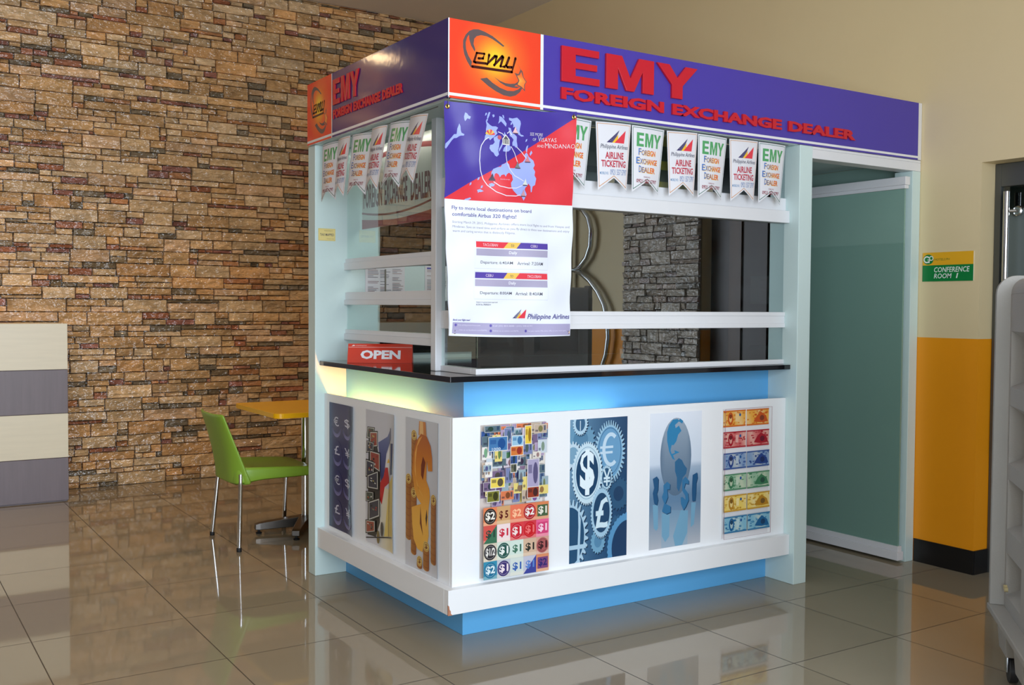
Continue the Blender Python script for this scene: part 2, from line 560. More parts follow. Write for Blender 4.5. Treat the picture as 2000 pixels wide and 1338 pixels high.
# outlines of printed shapes, in sheet fractions
TR={'ban_a1': [(0.307, 0.865), (0.278, 0.851), (0.256, 0.827), (0.248, 0.8), (0.248, 0.759), (0.26, 0.719), (0.284, 0.682), (0.315, 0.656), (0.377, 0.628), (0.451, 0.613), (0.526, 0.614), (0.563, 0.621)],
 'ban_a2': [(0.377, 0.894), (0.411, 0.888), (0.429, 0.875)],
 'ban_a3': [(0.442, 0.838), (0.44, 0.796), (0.451, 0.763), (0.474, 0.733), (0.511, 0.704), (0.588, 0.683)],
 'ban_a4': [(0.482, 0.834), (0.516, 0.805), (0.542, 0.766)],
 'ban_a5': [(0.529, 0.835), (0.573, 0.815), (0.615, 0.786)],
 'ban_a6': [(0.357, 0.672), (0.401, 0.654), (0.463, 0.647), (0.524, 0.649), (0.581, 0.664)],
 'ban_bas': [(0.325, 0.661), (0.346, 0.666), (0.364, 0.662), (0.352, 0.651), (0.334, 0.652)],
 'ban_boh': [(0.414, 0.809), (0.42, 0.823), (0.442, 0.838), (0.466, 0.838), (0.482, 0.832), (0.479, 0.82), (0.461, 0.811), (0.437, 0.808)],
 'ban_ceb': [(0.432, 0.898), (0.438, 0.886), (0.435, 0.865), (0.42, 0.847), (0.406, 0.829), (0.39, 0.811), (0.381, 0.804), (0.383, 0.818), (0.399, 0.835), (0.411, 0.853), (0.424, 0.867), (0.424, 0.885)],
 'ban_corners': [(-0.002, 0.976), (0.998, 0.992)],
 'ban_diag': [(0.023, 0.593), (1.002, 0.977)],
 'ban_din': [(0.609, 0.828), (0.614, 0.841), (0.627, 0.848), (0.623, 0.832), (0.62, 0.815), (0.612, 0.817)],
 'ban_icons': [(0.317, 0.887), (0.438, 0.856), (0.516, 0.906), (0.346, 0.689), (0.539, 0.75), (0.622, 0.781), (0.601, 0.676), (0.588, 0.626)],
 'ban_ley': [(0.463, 0.919), (0.481, 0.917), (0.49, 0.9), (0.51, 0.891), (0.529, 0.881), (0.529, 0.861), (0.539, 0.837), (0.523, 0.831), (0.51, 0.839), (0.495, 0.838), (0.492, 0.851), (0.503, 0.866), (0.489, 0.875), (0.472, 0.881), (0.469, 0.902)],
 'ban_mas': [(0.388, 0.964), (0.409, 0.961), (0.432, 0.95), (0.45, 0.935), (0.445, 0.921), (0.425, 0.932), (0.404, 0.942), (0.38, 0.93), (0.388, 0.944)],
 'ban_mdo': [(0.128, 0.943), (0.133, 0.96), (0.146, 0.956), (0.154, 0.948), (0.169, 0.944), (0.164, 0.933), (0.149, 0.936), (0.136, 0.923), (0.13, 0.933)],
 'ban_mind': [(0.346, 0.692), (0.339, 0.712), (0.351, 0.728), (0.381, 0.737), (0.406, 0.74), (0.412, 0.75), (0.437, 0.756), (0.451, 0.763), (0.471, 0.753), (0.477, 0.737), (0.511, 0.738), (0.536, 0.747), (0.558, 0.762), (0.586, 0.77), (0.606, 0.786), (0.602, 0.806), (0.617, 0.814), (0.636, 0.794), (0.669, 0.778), (0.679, 0.758), (0.667, 0.744), (0.683, 0.73), (0.68, 0.712), (0.696, 0.699),
              (0.69, 0.67), (0.67, 0.663), (0.664, 0.638), (0.656, 0.636), (0.651, 0.662), (0.631, 0.675), (0.62, 0.661), (0.607, 0.656), (0.601, 0.645), (0.62, 0.625), (0.607, 0.611), (0.593, 0.596), (0.576, 0.613), (0.537, 0.62), (0.5, 0.638), (0.484, 0.654), (0.481, 0.671), (0.497, 0.685), (0.49, 0.706), (0.468, 0.716), (0.45, 0.708), (0.443, 0.697), (0.432, 0.707), (0.412, 0.704),
              (0.401, 0.693), (0.391, 0.705), (0.375, 0.711), (0.364, 0.707), (0.357, 0.682)],
 'ban_neg': [(0.344, 0.866), (0.373, 0.877), (0.401, 0.877), (0.404, 0.866), (0.393, 0.861), (0.386, 0.845), (0.383, 0.828), (0.375, 0.81), (0.385, 0.793), (0.369, 0.782), (0.354, 0.787), (0.344, 0.798), (0.326, 0.804), (0.313, 0.817), (0.317, 0.831), (0.338, 0.835), (0.351, 0.846), (0.344, 0.856)],
 'ban_pal': [(0.002, 0.801), (0.005, 0.818), (0.031, 0.834), (0.054, 0.851), (0.07, 0.864), (0.088, 0.866), (0.091, 0.89), (0.102, 0.912), (0.11, 0.9), (0.114, 0.885), (0.12, 0.874), (0.14, 0.869), (0.138, 0.863), (0.12, 0.862), (0.106, 0.858), (0.091, 0.85), (0.07, 0.847), (0.054, 0.836), (0.031, 0.815), (0.01, 0.797)],
 'ban_pan': [(0.279, 0.936), (0.294, 0.929), (0.313, 0.92), (0.334, 0.915), (0.362, 0.917), (0.38, 0.912), (0.365, 0.899), (0.373, 0.886), (0.349, 0.87), (0.325, 0.858), (0.317, 0.852), (0.31, 0.861), (0.295, 0.86), (0.278, 0.851), (0.281, 0.869), (0.289, 0.879), (0.286, 0.897), (0.289, 0.917)],
 'ban_s1': [(0.412, 0.97), (0.425, 0.97), (0.432, 0.956), (0.422, 0.957)],
 'ban_s2': [(0.291, 0.961), (0.3, 0.974), (0.312, 0.973), (0.304, 0.956), (0.294, 0.943), (0.287, 0.947)],
 'ban_s3': [(0.328, 0.964), (0.343, 0.967), (0.349, 0.959), (0.336, 0.953)],
 'ban_sam': [(0.469, 0.962), (0.497, 0.96), (0.534, 0.966), (0.558, 0.953), (0.562, 0.94), (0.554, 0.921), (0.55, 0.904), (0.56, 0.892), (0.578, 0.89), (0.588, 0.886), (0.567, 0.883), (0.541, 0.891), (0.528, 0.895), (0.531, 0.913), (0.516, 0.922), (0.503, 0.932), (0.49, 0.948), (0.471, 0.952)],
 'ban_sia': [(0.64, 0.808), (0.653, 0.824), (0.662, 0.814), (0.646, 0.8)],
 'ban_split': [(0.021, 0.581), (1.002, 0.587)],
 'ban_su1': [(0.247, 0.633), (0.268, 0.637), (0.292, 0.629), (0.273, 0.624), (0.25, 0.626)],
 'ban_su2': [(0.143, 0.581), (0.154, 0.589), (0.196, 0.598), (0.201, 0.592), (0.172, 0.584), (0.149, 0.581)],
 'ban_t_and': [(0.696, 0.845), (0.752, 0.847)],
 'ban_t_min': [(0.761, 0.846), (0.994, 0.847)],
 'ban_t_of': [(0.659, 0.873), (0.687, 0.874)],
 'ban_t_see': [(0.633, 0.894), (0.742, 0.9)],
 'ban_t_vis': [(0.703, 0.873), (0.854, 0.874)],
 'ban_t_visH': [(0.703, 0.89), (0.761, 0.865)],
 'bt_arr1': [(0.555, 0.314), (0.752, 0.314)],
 'bt_arr2': [(0.557, 0.18), (0.753, 0.18)],
 'bt_bar': [(0.067, 0.059), (0.995, 0.053), (0.998, 0.001), (0.068, 0.01)],
 'bt_book': [(0.068, 0.067), (0.205, 0.066)],
 'bt_box1': [(0.231, 0.412), (0.797, 0.413), (0.797, 0.295), (0.229, 0.294)],
 'bt_corn': [(0.049, 0.002), (1.002, -0.006)],
 'bt_d1': [(0.237, 0.378), (0.792, 0.381), (0.792, 0.349), (0.237, 0.349)],
 'bt_d2': [(0.239, 0.246), (0.792, 0.246), (0.792, 0.216), (0.239, 0.217)],
 'bt_dep1': [(0.273, 0.313), (0.524, 0.315)],
 'bt_dep1h': [(0.273, 0.327)],
 'bt_dep2': [(0.278, 0.179), (0.519, 0.18)],
 'bt_gr': [(0.086, 0.019), (0.976, 0.017)],
 'bt_l1': [(0.052, 0.543), (0.651, 0.542)],
 'bt_l1h': [(0.052, 0.558)],
 'bt_l2': [(0.054, 0.514), (0.529, 0.515)],
 'bt_logo': [(0.526, 0.079), (0.597, 0.117), (0.586, 0.103), (0.635, 0.117), (0.628, 0.079), (0.567, 0.079)],
 'bt_p1': [(0.055, 0.484), (0.971, 0.483)],
 'bt_p1h': [(0.055, 0.495)],
 'bt_p2': [(0.057, 0.468), (0.971, 0.462)],
 'bt_p3': [(0.06, 0.448), (0.526, 0.447)],
 'bt_pal': [(0.648, 0.078), (0.989, 0.077)],
 'bt_palh': [(0.648, 0.097)],
 'bt_r1': [(0.235, 0.409), (0.794, 0.408), (0.794, 0.384), (0.237, 0.383)],
 'bt_r1m': [(0.484, 0.408), (0.451, 0.386), (0.575, 0.408), (0.545, 0.385)],
 'bt_r2': [(0.239, 0.277), (0.792, 0.276), (0.792, 0.25), (0.239, 0.249)],
 'bt_r2m': [(0.479, 0.275), (0.445, 0.251), (0.58, 0.275), (0.542, 0.251)],
 'bt_sub1': [(0.245, 0.143), (0.411, 0.143)],
 'bt_sub2': [(0.245, 0.133), (0.357, 0.134)],
 'flag_blu2': [(0.859, 0.788), (0.964, 0.793), (0.954, 0.57), (0.863, 0.558)],
 'flag_blue': [(0.886, 0.906), (0.886, 0.822), (0.716, 0.704), (0.641, 0.531), (0.523, 0.487), (0.48, 0.655), (0.441, 0.772), (0.755, 0.832)],
 'flag_egg1': [(0.487, 0.28), (0.585, 0.288), (0.565, 0.184), (0.507, 0.18)],
 'flag_egg2': [(0.366, 0.184), (0.487, 0.186), (0.448, 0.1), (0.386, 0.1)],
 'flag_line': [(0.039, 0.032), (1.007, 0.121), (1.007, 0.112), (0.039, 0.023)],
 'flag_n1': [(0.056, 0.872), (0.32, 0.877), (0.301, 0.782), (0.013, 0.782)],
 'flag_n2': [(0.137, 0.841), (0.422, 0.856), (0.422, 0.736), (0.137, 0.712)],
 'flag_n3': [(0.033, 0.765), (0.301, 0.764), (0.281, 0.694), (0.013, 0.668)],
 'flag_n4': [(0.137, 0.702), (0.52, 0.701), (0.523, 0.547), (0.141, 0.581)],
 'flag_n5': [(0.013, 0.625), (0.324, 0.62), (0.304, 0.523), (0.007, 0.485)],
 'flag_n6': [(0.056, 0.506), (0.464, 0.568), (0.471, 0.416), (0.059, 0.401)],
 'flag_n7': [(0.016, 0.38), (0.304, 0.393), (0.304, 0.317), (0.016, 0.301)],
 'flag_n8': [(0.101, 0.309), (0.523, 0.372), (0.526, 0.223), (0.101, 0.152)],
 'flag_n9': [(0.016, 0.162), (0.366, 0.184), (0.366, 0.097), (0.02, 0.057)],
 'flag_red': [(0.68, 0.6), (0.775, 0.607), (0.833, 0.502), (0.66, 0.455), (0.565, 0.32), (0.405, 0.385), (0.484, 0.468), (0.621, 0.529)],
 'flag_stk': [(0.886, 0.906), (0.863, 0.563), (0.83, 0.108), (0.846, 0.11), (0.879, 0.563), (0.905, 0.898)],
 'flag_sun': [(0.794, 0.675), (0.735, 0.638), (0.85, 0.646)],
 'flag_white': [(0.869, 0.804), (0.869, 0.655), (0.853, 0.503), (0.775, 0.607), (0.68, 0.608), (0.735, 0.696)],
 'flag_yel': [(0.833, 0.502), (0.644, 0.091), (1.007, 0.125), (1.003, 0.573)],
 'gear_bl': [(0.013, 0.181), (0.315, 0.161), (0.009, 0.427)],
 'gear_br': [(0.997, 0.04), (0.64, 0.062), (0.991, 0.28)],
 'gear_d': [(0.293, 0.621), (0.016, 0.633), (0.539, 0.61), (0.287, 0.839), (0.3, 0.396)],
 'gear_e': [(0.685, 0.76), (0.426, 0.77), (0.953, 0.751), (0.681, 0.976), (0.691, 0.534)],
 'gear_l': [(0.546, 0.334), (0.369, 0.343), (0.726, 0.324), (0.543, 0.514), (0.549, 0.153)],
 'gear_sm': [(0.476, 0.081), (0.603, 0.073), (0.479, -0.003)],
 'gear_tl': [(0.189, 0.99), (0.322, 0.987), (0.189, 0.906)],
 'gear_y': [(0.647, 0.586), (0.546, 0.589), (0.748, 0.581), (0.644, 0.676), (0.65, 0.495)],
 'globe_ell': [(0.498, 0.669), (0.196, 0.681), (0.808, 0.657), (0.489, 0.954), (0.505, 0.372)],
 'globe_f1': [(0.06, 0.522), (0.136, 0.538), (0.167, 0.518), (0.161, 0.441), (0.139, 0.414), (0.164, 0.364), (0.142, 0.327), (0.091, 0.34), (0.063, 0.417), (0.088, 0.455)],
 'globe_f2': [(0.262, 0.466), (0.334, 0.49), (0.391, 0.47), (0.385, 0.431), (0.338, 0.433), (0.35, 0.375), (0.303, 0.329), (0.404, 0.305), (0.404, 0.26), (0.328, 0.251), (0.24, 0.275), (0.281, 0.331), (0.237, 0.38), (0.268, 0.417)],
 'globe_f3': [(0.625, 0.489), (0.688, 0.513), (0.754, 0.482), (0.754, 0.454), (0.688, 0.462), (0.666, 0.428), (0.744, 0.385), (0.757, 0.335), (0.707, 0.289), (0.656, 0.262), (0.606, 0.313), (0.599, 0.363), (0.64, 0.361), (0.694, 0.339), (0.691, 0.367), (0.628, 0.411)],
 'globe_f4': [(0.83, 0.519), (0.918, 0.535), (0.927, 0.495), (0.902, 0.457), (0.899, 0.379), (0.886, 0.324), (0.83, 0.323), (0.82, 0.401)],
 'globe_grl': [(0.571, 0.952), (0.634, 0.931), (0.612, 0.912), (0.539, 0.933)],
 'globe_hz': [(-0.019, 0.383)],
 'globe_na': [(0.322, 0.858), (0.36, 0.909), (0.432, 0.946), (0.521, 0.949), (0.558, 0.933), (0.473, 0.906), (0.486, 0.882), (0.549, 0.899), (0.599, 0.859), (0.536, 0.832), (0.502, 0.784), (0.451, 0.757), (0.413, 0.759), (0.391, 0.72), (0.416, 0.692), (0.479, 0.698), (0.464, 0.719), (0.568, 0.7), (0.479, 0.688), (0.442, 0.681), (0.479, 0.645), (0.429, 0.657), (0.366, 0.712), (0.325, 0.791)],
 'globe_r0': [(0.218, 0.286), (0.237, -0.01), (0.744, -0.022), (0.748, 0.257)],
 'globe_r1': [(0.066, 0.331), (0.164, 0.326), (0.17, 0.153), (0.136, 0.137), (0.088, 0.158)],
 'globe_r2': [(0.243, 0.256), (0.391, 0.248), (0.385, 0.083), (0.309, 0.043), (0.246, 0.091)],
 'globe_r3': [(0.606, 0.265), (0.748, 0.257), (0.738, 0.091), (0.64, -0.002), (0.502, -0.022), (0.461, 0.078)],
 'globe_r4': [(0.811, 0.313), (0.902, 0.308), (0.868, 0.144), (0.804, 0.126)],
 'globe_sa': [(0.479, 0.631), (0.555, 0.657), (0.618, 0.639), (0.659, 0.604), (0.719, 0.572), (0.7, 0.534), (0.637, 0.508), (0.599, 0.45), (0.565, 0.404), (0.524, 0.435), (0.521, 0.513), (0.483, 0.562)],
 'gold_bar': [(0.439, 0.991), (0.632, 0.991), (0.662, 0.894), (0.422, 0.899)],
 'gold_dark': [(0.679, 0.425), (0.699, 0.376), (0.669, 0.308), (0.642, 0.362)],
 'gold_hl': [(0.537, 0.896), (0.385, 0.821), (0.328, 0.708), (0.348, 0.608), (0.446, 0.532), (0.584, 0.491), (0.389, 0.561), (0.301, 0.656), (0.307, 0.774), (0.422, 0.872)],
 'gold_hole': [(0.561, 0.764), (0.503, 0.703), (0.503, 0.636), (0.561, 0.607), (0.635, 0.728)],
 'gold_low': [(0.486, 0.434), (0.527, 0.32), (0.568, 0.24), (0.47, 0.316)],
 'gold_out': [(0.5, 0.91), (0.672, 0.899), (0.787, 0.843), (0.834, 0.771), (0.845, 0.683), (0.713, 0.675), (0.676, 0.747), (0.659, 0.613), (0.753, 0.561), (0.774, 0.513), (0.736, 0.437), (0.72, 0.369), (0.74, 0.255), (0.703, 0.202), (0.608, 0.21), (0.551, 0.131), (0.395, 0.14), (0.277, 0.198), (0.233, 0.295), (0.213, 0.404), (0.507, 0.448), (0.389, 0.477), (0.291, 0.537), (0.23, 0.635),
              (0.26, 0.764), (0.345, 0.852)],
 'gold_rad': [(0.267, 0.89), (0.365, 0.896), (0.264, 0.924)],
 'gold_st': [(0.267, 0.89), (0.277, 0.104), (0.101, 0.588), (0.108, 0.19), (0.27, 0.505), (0.277, 0.104), (0.885, 0.501), (0.892, 0.096), (0.666, 0.179), (0.706, 0.012), (0.466, 0.054), (0.534, 0.028)],
 'logo_arc': [(0.59, 0.745), (0.52, 0.804), (0.459, 0.853), (0.372, 0.895), (0.304, 0.913), (0.253, 0.902), (0.208, 0.871), (0.169, 0.811), (0.143, 0.731), (0.141, 0.64), (0.155, 0.542), (0.183, 0.458), (0.225, 0.374), (0.237, 0.455), (0.197, 0.535), (0.173, 0.619), (0.169, 0.703), (0.183, 0.773), (0.204, 0.818), (0.208, 0.752), (0.227, 0.675), (0.267, 0.598), (0.272, 0.633), (0.253, 0.703),
              (0.26, 0.773), (0.286, 0.815), (0.333, 0.839), (0.398, 0.836), (0.459, 0.811), (0.513, 0.776), (0.574, 0.731)],
 'logo_c': [(0.499, 0.538)],
 'logo_cres': [(0.48, 0.294), (0.541, 0.252), (0.602, 0.231), (0.658, 0.231), (0.712, 0.245), (0.74, 0.273), (0.733, 0.241), (0.705, 0.206), (0.768, 0.21), (0.733, 0.185), (0.679, 0.182), (0.609, 0.192), (0.548, 0.227)],
 'logo_e': [(0.307, 0.517), (0.356, 0.524), (0.37, 0.591), (0.288, 0.587), (0.258, 0.458), (0.272, 0.455), (0.391, 0.462)],
 'logo_low': [(0.326, 0.241), (0.4, 0.269), (0.461, 0.21), (0.541, 0.157), (0.623, 0.129), (0.693, 0.136), (0.747, 0.168), (0.775, 0.206), (0.792, 0.192), (0.768, 0.136), (0.719, 0.08), (0.658, 0.052), (0.583, 0.059), (0.501, 0.098), (0.415, 0.157)],
 'logo_m': [(0.422, 0.587), (0.4, 0.458), (0.487, 0.584), (0.504, 0.584), (0.478, 0.458), (0.567, 0.598), (0.576, 0.587), (0.548, 0.455), (0.595, 0.458)],
 'logo_star': [(0.728, 0.549), (0.78, 0.448), (0.794, 0.434), (0.808, 0.35), (0.843, 0.294), (0.822, 0.248), (0.824, 0.154), (0.785, 0.199), (0.726, 0.227), (0.749, 0.297), (0.705, 0.395), (0.749, 0.385), (0.773, 0.455)],
 'logo_starin': [(0.78, 0.423), (0.801, 0.346), (0.834, 0.29), (0.813, 0.248), (0.815, 0.182), (0.782, 0.217), (0.74, 0.238), (0.761, 0.297), (0.733, 0.36), (0.763, 0.374)],
 'logo_y': [(0.642, 0.594), (0.609, 0.476), (0.623, 0.458), (0.677, 0.465)],
 'logo_y2': [(0.714, 0.598), (0.674, 0.399), (0.239, 0.392)],
 'sym_d': [(0.304, 0.853), (0.743, 0.852), (0.337, 0.627), (0.752, 0.625), (0.35, 0.391), (0.769, 0.389), (0.353, 0.158), (0.792, 0.158)],
 'sym_r': [(0.304, 0.853), (0.469, 0.861), (0.304, 0.762)],
 'sym_top': [(0.013, 0.692), (1.013, 0.764)],
 'sym_top2': [(0.013, 0.923), (1.013, 0.887)]}
# ------------------------------------------------------------------ the room
XW, YS, ZC = 2.752, 4.486, 3.915
YL, XR = 1.2125, 1.797


def floor_mat():
    m, N, L, b = new_mat('polished_tiles')
    tc = N.new('ShaderNodeTexCoord')
    sp = N.new('ShaderNodeSeparateXYZ')
    L.new(tc.outputs['Object'], sp.inputs[0])

    def math_(op, a, v=None, v2=None):
        n = N.new('ShaderNodeMath')
        n.operation = op
        L.new(a, n.inputs[0])
        if v is not None:
            if isinstance(v, (int, float)):
                n.inputs[1].default_value = v
            else:
                L.new(v, n.inputs[1])
        return n.outputs[0]

    lines = []
    cells = []
    for out, x0, p in ((sp.outputs['X'], 0.312, 0.617), (sp.outputs['Y'], -0.363, 0.604)):
        a = math_('DIVIDE', math_('SUBTRACT', out, x0), p)
        cells.append(math_('FLOOR', a))
        f = math_('FRACT', a)
        e = math_('ABSOLUTE', math_('SUBTRACT', f, 0.5))
        lines.append(math_('GREATER_THAN', e, 0.5 - 0.0023 / p))
    g = math_('MAXIMUM', lines[0], lines[1])
    cx = N.new('ShaderNodeCombineXYZ')
    L.new(cells[0], cx.inputs[0])
    L.new(cells[1], cx.inputs[1])
    wn = N.new('ShaderNodeTexWhiteNoise')
    L.new(cx.outputs[0], wn.inputs['Vector'])
    nz = N.new('ShaderNodeTexNoise')
    nz.inputs['Scale'].default_value = 2.2
    nz.inputs['Detail'].default_value = 6
    L.new(tc.outputs['Object'], nz.inputs['Vector'])
    ad = math_('ADD', math_('MULTIPLY', wn.outputs['Value'], 0.35), math_('MULTIPLY', nz.outputs['Fac'], 0.65))
    mx = N.new('ShaderNodeMix')
    mx.data_type = 'RGBA'
    mx.inputs[6].default_value = lin((150, 138, 116))
    mx.inputs[7].default_value = lin((162, 150, 128))
    L.new(ad, mx.inputs[0])
    m2 = N.new('ShaderNodeMix')
    m2.data_type = 'RGBA'
    L.new(g, m2.inputs[0])
    L.new(mx.outputs[2], m2.inputs[6])
    m2.inputs[7].default_value = lin((74, 66, 56))
    L.new(m2.outputs[2], b.inputs['Base Color'])
    rg = N.new('ShaderNodeMapRange')
    L.new(g, rg.inputs[0])
    rg.inputs[3].default_value = 0.045
    rg.inputs[4].default_value = 0.5
    L.new(rg.outputs[0], b.inputs['Roughness'])
    b.inputs['IOR'].default_value = 1.52
    n3 = N.new('ShaderNodeTexNoise')
    n3.inputs['Scale'].default_value = 3.5
    L.new(tc.outputs['Object'], n3.inputs['Vector'])
    bp = N.new('ShaderNodeBump')
    bp.inputs['Strength'].default_value = 0.012
    bp.inputs['Distance'].default_value = 0.02
    L.new(n3.outputs['Fac'], bp.inputs['Height'])
    L.new(bp.outputs[0], b.inputs['Normal'])
    return m


def two_tone_mat():
    """cream wall with an orange dado below 1.229 m"""
    m, N, L, b = new_mat('two_tone_wall_paint')
    tc = N.new('ShaderNodeTexCoord')
    sp = N.new('ShaderNodeSeparateXYZ')
    L.new(tc.outputs['Object'], sp.inputs[0])
    gt = N.new('ShaderNodeMath')
    gt.operation = 'GREATER_THAN'
    gt.inputs[1].default_value = 1.229
    L.new(sp.outputs['Z'], gt.inputs[0])
    nz = N.new('ShaderNodeTexNoise')
    nz.inputs['Scale'].default_value = 1.6
    nz.inputs['Detail'].default_value = 5
    L.new(tc.outputs['Object'], nz.inputs['Vector'])
    cols = []
    for a, c in (((238, 150, 12), (244, 158, 18)), ((222, 202, 158), (228, 209, 166))):
        mx = N.new('ShaderNodeMix')
        mx.data_type = 'RGBA'
        mx.inputs[6].default_value = lin(a)
        mx.inputs[7].default_value = lin(c)
        L.new(nz.outputs['Fac'], mx.inputs[0])
        cols.append(mx.outputs[2])
    mm = N.new('ShaderNodeMix')
    mm.data_type = 'RGBA'
    L.new(gt.outputs[0], mm.inputs[0])
    L.new(cols[0], mm.inputs[6])
    L.new(cols[1], mm.inputs[7])
    L.new(mm.outputs[2], b.inputs['Base Color'])
    b.inputs['Roughness'].default_value = 0.45
    n2 = N.new('ShaderNodeTexNoise')
    n2.inputs['Scale'].default_value = 90
    L.new(tc.outputs['Object'], n2.inputs['Vector'])
    bp = N.new('ShaderNodeBump')
    bp.inputs['Strength'].default_value = 0.08
    bp.inputs['Distance'].default_value = 0.004
    L.new(n2.outputs['Fac'], bp.inputs['Height'])
    L.new(bp.outputs[0], b.inputs['Normal'])
    return m


def stone_mat():
    m, N, L, b = new_mat('varnished_ledge_stone')
    at = N.new('ShaderNodeAttribute')
    at.attribute_name = 'Col'
    tc = N.new('ShaderNodeTexCoord')
    mp = N.new('ShaderNodeMapping')
    mp.inputs['Scale'].default_value = (5, 5, 16)
    L.new(tc.outputs['Object'], mp.inputs['Vector'])
    nz = N.new('ShaderNodeTexNoise')
    nz.inputs['Scale'].default_value = 1.6
    nz.inputs['Detail'].default_value = 7
    nz.inputs['Roughness'].default_value = 0.65
    L.new(mp.outputs[0], nz.inputs['Vector'])
    mr = N.new('ShaderNodeMapRange')
    mr.inputs[1].default_value = 0.3
    mr.inputs[2].default_value = 0.7
    mr.inputs[3].default_value = 0.6
    mr.inputs[4].default_value = 1.3
    L.new(nz.outputs['Fac'], mr.inputs[0])
    mul = N.new('ShaderNodeMix')
    mul.data_type = 'RGBA'
    mul.blend_type = 'MULTIPLY'
    mul.inputs[0].default_value = 1
    L.new(at.outputs['Color'], mul.inputs[6])
    cb = N.new('ShaderNodeCombineColor')
    for i in range(3):
        L.new(mr.outputs[0], cb.inputs[i])
    L.new(cb.outputs[0], mul.inputs[7])
    L.new(mul.outputs[2], b.inputs['Base Color'])
    b.inputs['Roughness'].default_value = 0.1
    b.inputs['Specular IOR Level'].default_value = 0.7
    n2 = N.new('ShaderNodeTexNoise')
    n2.inputs['Scale'].default_value = 3.6
    n2.inputs['Detail'].default_value = 2.2
    n2.inputs['Roughness'].default_value = 0.45
    mp2 = N.new('ShaderNodeMapping')
    mp2.inputs['Scale'].default_value = (5, 5, 9)
    L.new(tc.outputs['Object'], mp2.inputs['Vector'])
    L.new(mp2.outputs[0], n2.inputs['Vector'])
    bp = N.new('ShaderNodeBump')
    bp.inputs['Strength'].default_value = 1.0
    bp.inputs['Distance'].default_value = 0.03
    L.new(n2.outputs['Fac'], bp.inputs['Height'])
    L.new(bp.outputs[0], b.inputs['Normal'])
    return m


STONE = stone_mat()
TAN = [(224, 184, 134), (214, 172, 122), (230, 194, 148), (220, 172, 116), (208, 164, 112), (226, 182, 136), (212, 176, 130), (222, 168, 110)]
ACC = [(172, 106, 74), (190, 126, 82), (160, 104, 88), (142, 120, 90), (130, 114, 92), (152, 102, 90), (194, 134, 88), (178, 118, 90), (138, 122, 98)]


def stone_wall(name, o, u, n, width, height, seed, grey=0.0):
    """random ledge stones: rows of split-face blocks, each a little proud of its neighbours"""
    R = random.Random(seed)
    o, u, n = Vector(o), Vector(u), Vector(n)
    up = Vector((0, 0, 1))
    vs, fs, cs = [], [], []

    def block(a, b, c, d, col):
        g = 0.0013
        a, b, c, d = a + g, b - g, c + g, d - g
        if b - a < 0.01:
            return
        D = R.uniform(0.014, 0.028)
        k = len(vs)
        for (s, t) in ((a, c), (b, c), (b, d), (a, d)):
            vs.append(o + u * s + up * t)
        e = 0.0045
        for (s, t) in ((a + e, c + e * .7), (b - e, c + e * .7), (b - e, d - e * .7), (a + e, d - e * .7)):
            vs.append(o + u * (s + R.uniform(-.002, .002)) + up * (t + R.uniform(-.0015, .0015)) + n * (D + R.uniform(-.008, .008)))
        col = mix3(col, (190, 190, 188), grey)
        j = R.uniform(0.9, 1.08)
        col = lin(tuple(min(255, x * j) for x in col))
        for f in ((4, 5, 6, 7), (0, 1, 5, 4), (1, 2, 6, 5), (2, 3, 7, 6), (3, 0, 4, 7)):
            fs.append([k + i for i in f])
            cs.append(col)

    z = 0.0
    tan = lambda: R.choice(TAN)
    acc = lambda: R.choice(ACC)
    while z < height - 0.02:
        h = min(R.choice([0.088, 0.095, 0.098, 0.1]), height - z)
        x = -R.uniform(0, .3)
        while x < width:
            w = R.choice([.2, .27, .33, .33, .36, .4])
            a, b = max(0, x), min(width, x + w)
            x += w
            if b - a < .03:
                continue
            r = R.random()
            if r < .17:
                block(a, b, z, z + h, tan())
            elif r < .56:
                t = R.choice([.026, .03, .034, .04])
                low = R.random() < .65
                c0, c1, m0, m1 = (z, z + t, z + t, z + h) if low else (z + h - t, z + h, z, z + h - t)
                q = a
                while q < b - .005:
                    q2 = min(b, q + R.choice([.06, .1, .14, .2, .4]))
                    if b - q2 < .03:
                        q2 = b
                    block(q, q2, c0, c1, acc() if R.random() < .6 else tan())
                    q = q2
                if R.random() < .3:
                    mid = a + (b - a) * R.uniform(.35, .65)
                    block(a, mid, m0, m1, tan())
                    block(mid, b, m0, m1, tan())
                else:
                    block(a, b, m0, m1, tan())
            elif r < .82:
                k1 = z + h * R.choice([.45, .5, .55])
                for c0, c1 in ((z, k1), (k1, z + h)):
                    mid = a + (b - a) * R.uniform(.25, .75)
                    block(a, mid, c0, c1, tan() if R.random() < .75 else acc())
                    block(mid, b, c0, c1, tan() if R.random() < .7 else acc())
            else:
                mid = a + (b - a) * R.uniform(.6, .78)
                block(a, mid, z, z + h, tan())
                k1 = z + h * R.choice([.4, .5])
                block(mid, b, z, k1, acc())
                block(mid, b, k1, z + h, tan())
        z += h
    k = len(vs)
    for s, t in ((0, 0), (width, 0), (width, height), (0, height)):
        vs.append(o + u * s + up * t + n * 0.004)
    fs.append([k, k + 1, k + 2, k + 3])
    cs.append(lin((84, 70, 52)))
    me = bpy.data.meshes.new(name)
    me.from_pydata(vs, [], fs)
    ca = me.color_attributes.new('Col', 'FLOAT_COLOR', 'CORNER')
    i = 0
    buf = []
    for p, c in zip(me.polygons, cs):
        buf += list(c) * p.loop_total
    ca.data.foreach_set('color', buf)
    me.materials.append(STONE)
    ob = link(name, me)
    return tag(ob, kind='structure')


